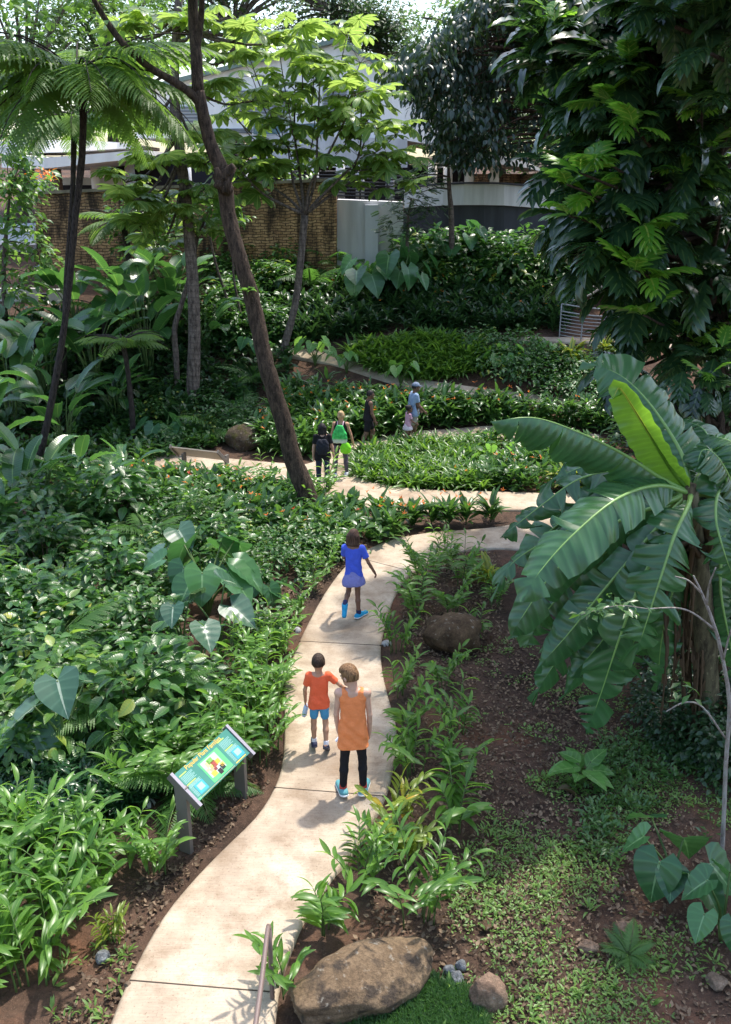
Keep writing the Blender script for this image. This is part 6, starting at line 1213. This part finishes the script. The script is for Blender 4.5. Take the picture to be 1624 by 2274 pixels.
# running girl
g = ground(796, 1377)+ZP; Hh = hgt(g, 1188)*1.02
b2_ = person('girl in a blue t-shirt and purple blue skirt running away', g, -.12, Hh, dict(off=(-.07, -.02), spine=(-.02, .1, 1), thR=(.0, .05, -1), shR=(.06, -.1, -1), ftR=(.55, .8, -.2), thL=(-.1, .25, -1), shL=(-.05, -1.0, -.25), ftL=(0, -.5, -1), uaR=(.45, -.05, -1), faR=(.4, .35, -.9), uaL=(-.15, .5, -1), faL=(.15, 1, -.2), face=(.15, 1, -.05)), MIDS, hairmat('brown_bob_hair', (.028, .015, .010), (.11, .06, .042)), 'bob', [('skirt', cloth('purple_blue_cloth', (.20, .20, .46))), ('tee', cloth('royal_blue_cloth', (.065, .11, .60)))], hs=1.1, build=.80, h=.006, shoes=(cloth('bright_blue_shoe', (.03, .34, .62)), plain('white_sole', (.7, .7, .72), .6)), socks=cloth('navy_sock', (.03, .035, .10)))
# woman with black backpack
g = ground(718, 1090)+ZP; Hh = hgt(g, 945)
p4 = person('woman with a black bob and dark jeans walking away with a backpack', g, .05, Hh, dict(spine=(0, .04, 1), thL=(-.05, .1, -1), shL=(0, -.05, -1), thR=(.06, -.08, -1), shR=(.02, -.28, -1), uaL=(-.2, .0, -1), faL=(-.05, .15, -1), uaR=(.3, -.02, -1), faR=(.14, .14, -1), face=(-.1, 1, -.1)), FAIR, hairmat('black_hair', (.006, .005, .006), (.03, .024, .026)), 'bob', [('leggings', cloth('dark_denim', (.028, .040, .075))), ('tee', BLK)], h=.009, shoes=(BLK, plain('black_sole', (.02, .02, .02), .7)))
def bag(p, name, label, mat, size, off, drop=.0, cat='bag', top=1.0):
    c = p['chest']*.55+p['waist']*.45+np.array(off); q = Vol(c-.34, c+.34, .009); a, b, t = size
    for f_ in np.linspace(0, 1, 12):
        wd = a*.5*(top+(1-top)*min(1, f_*1.25)); th = t*(.55+.6*math.sin(math.pi*min(1, .12+f_*.8))); z_ = b*(.5-f_); q.cap(c+np.array([-wd, 0, z_]), c+np.array([wd, 0, z_]), th, None, .02, ((0, 1, 0), .75))
    Xw, Yw, Zw = np.meshgrid(*q.ax, indexing='ij'); q.D += .005*np.sin(50*Xw+20*Zw+3*np.sin(17*Zw))
    V, F = nets(q.D, q.o, q.h); m = Mesh(); m.raw(V-c, F); wc = p['W'](c); o = m.build(name, mat, origin=(0, 0, 0)); o.location = tuple(float(x) for x in wc); o.rotation_euler = (0, 0, p['rz']); tag(o, label, cat); return o, c
def straps(p, o, c, mat, r=.012, dz=.12):
    q = Mesh()
    for s in (-1, 1):
        a = c+np.array([s*.06, .02, dz]); sh = p['neck']+np.array([s*.07*p['H']/1.6, .0, .012]); ft = p['chest']+np.array([s*.09*p['H']/1.6, .13*p['H']/1.6, -.02]); q.tube([a-c, sh+np.array([0, -.045, .0])-c, sh+np.array([0, .03, .0])-c, ft-c, p['waist']+np.array([s*.12, .05, 0])-c], r, 6)
    m = q.build('strap', mat, origin=(0, 0, 0)); m.parent = o
o, c = bag(p4, 'backpack', 'small black backpack on the woman with the black bob', cloth('backpack_cloth', (.022, .024, .034)), (.12, .26, .075), (0, -.15, -.03)); straps(p4, o, c, BLK)
# woman with green drawstring bag
g = ground(757, 1062)+ZP; Hh = hgt(g, 917)
p5 = person('blonde woman in a black tank top and grey leggings walking away', g, -.12, Hh, dict(spine=(.02, .04, 1), thL=(-.1, -.05, -1), shL=(.0, -.3, -1), thR=(.12, .12, -1), shR=(.06, -.04, -1), uaL=(-.25, .0, -1), faL=(-.12, .12, -1), uaR=(.36, .0, -1), faR=(.22, .14, -1), face=(.05, 1, -.1), curlR=.8), TANS, hairmat('blonde_hair', (.25, .16, .08), (.52, .38, .22)), 'bun', [('leggings', cloth('grey_purple_cloth', (.10, .085, .105))), ('tank', BLK)], build=.92, h=.008, shoes=(cloth('white_shoe', (.62, .62, .66)), plain('white_sole', (.7, .7, .72), .6)), socks=None)
tgm = NT('green_bag_cloth'); vv = tgm.n('ShaderNodeTexCoord').outputs['Generated']; sz_ = tgm.n('ShaderNodeSeparateXYZ'); tgm.l(vv, sz_.inputs[0]); GBAG = tgm.done(tgm.princ(tgm.mix(tgm.ramp(sz_.outputs[2], [(.16, (1, 1, 1)), (.3, (0, 0, 0))]), tgm.ramp(tgm.noise(14, 3, tgm.obj()), [(.35, (.02, .30, .06)), (.65, (.06, .62, .14))]), (.50, .62, .54)), .6))
o, c = bag(p5, 'drawstring_bag', 'green drawstring bag with a pale base on the back of the blonde woman', GBAG, (.26, .36, .06), (0, -.15, -.02), top=.25); straps(p5, o, c, cloth('pink_strap', (.62, .42, .50)), .013, .15)
o, c = bag(p5, 'pouch_bag', 'lime green round pouch hanging at the hip of the blonde woman', cloth('lime_cloth', (.22, .70, .03)), (.09, .15, .08), (.14, -.15, -.36), top=.35)
# dark clad walker
g = ground(818, 1000)+ZP; Hh = hgt(g, 868)
person('woman in a black tank top and black shorts walking to the right', g, -1.35, Hh, dict(spine=(0, .06, 1), thL=(-.03, .42, -1), shL=(0, .02, -1), thR=(.03, -.22, -1), shR=(.0, -.42, -1), uaR=(.1, .12, -1), faR=(.0, .4, -1), uaL=(-.1, -.1, -1), faL=(0, .6, -1), face=(0, 1, -.12)), DARKS, hairmat('black_hair', (.006, .005, .006), (.03, .024, .026)), 'crop', [('shorts', BLK), ('tank', BLK)], build=1.1, h=.009, shoes=(plain('dark_shoe', (.03, .025, .025), .7), plain('black_sole', (.02, .02, .02), .7)))
# capped man
g = ground(916, 985)+ZP; Hh = min(1.85, hgt(g, 852))
person('man in a grey blue cap and light blue t-shirt walking to the right', g, -1.3, Hh, dict(spine=(0, .08, 1), thL=(-.03, .3, -1), shL=(0, -.1, -1), thR=(.03, -.2, -1), shR=(0, -.45, -1), uaR=(.12, .2, -1), faR=(-.1, .8, -.8), uaL=(-.1, .1, -1), faL=(0, .7, -.8), face=(0, 1, -.08)), DARKS, hairmat('black_hair', (.006, .005, .006), (.03, .024, .026)), 'crop', [('shorts', cloth('beige_cloth', (.34, .32, .28))), ('tee', cloth('light_blue_cloth', (.24, .32, .46))), ('cap', cloth('grey_blue_cap', (.17, .21, .29)))], build=1.28, h=.009, shoes=(cloth('white_shoe', (.62, .62, .66)), plain('white_sole', (.7, .7, .72), .6)))
# small girl
g = ground(905, 992)+ZP; Hh = min(1.25, hgt(g, 905))
person('small girl in a pink shirt and pale skirt walking beside the capped man', g, -1.2, Hh, dict(spine=(0, .06, 1), thL=(-.03, .3, -1), thR=(.03, -.25, -1), shR=(0, -.4, -1), uaR=(.15, .3, -1), faR=(0, .8, -.5), face=(0, 1, -.1)), MIDS, hairmat('black_hair', (.006, .005, .006), (.03, .024, .026)), 'puff', [('skirt', cloth('pale_tulle', (.66, .55, .60))), ('tee', cloth('pink_cloth', (.62, .34, .44)))], hs=1.3, h=.009, shoes=(cloth('white_shoe', (.62, .62, .66)), plain('white_sole', (.7, .7, .72), .6)))
print('objects', len(bpy.data.objects), 'polys', sum(len(m.polygons) for m in bpy.data.meshes))
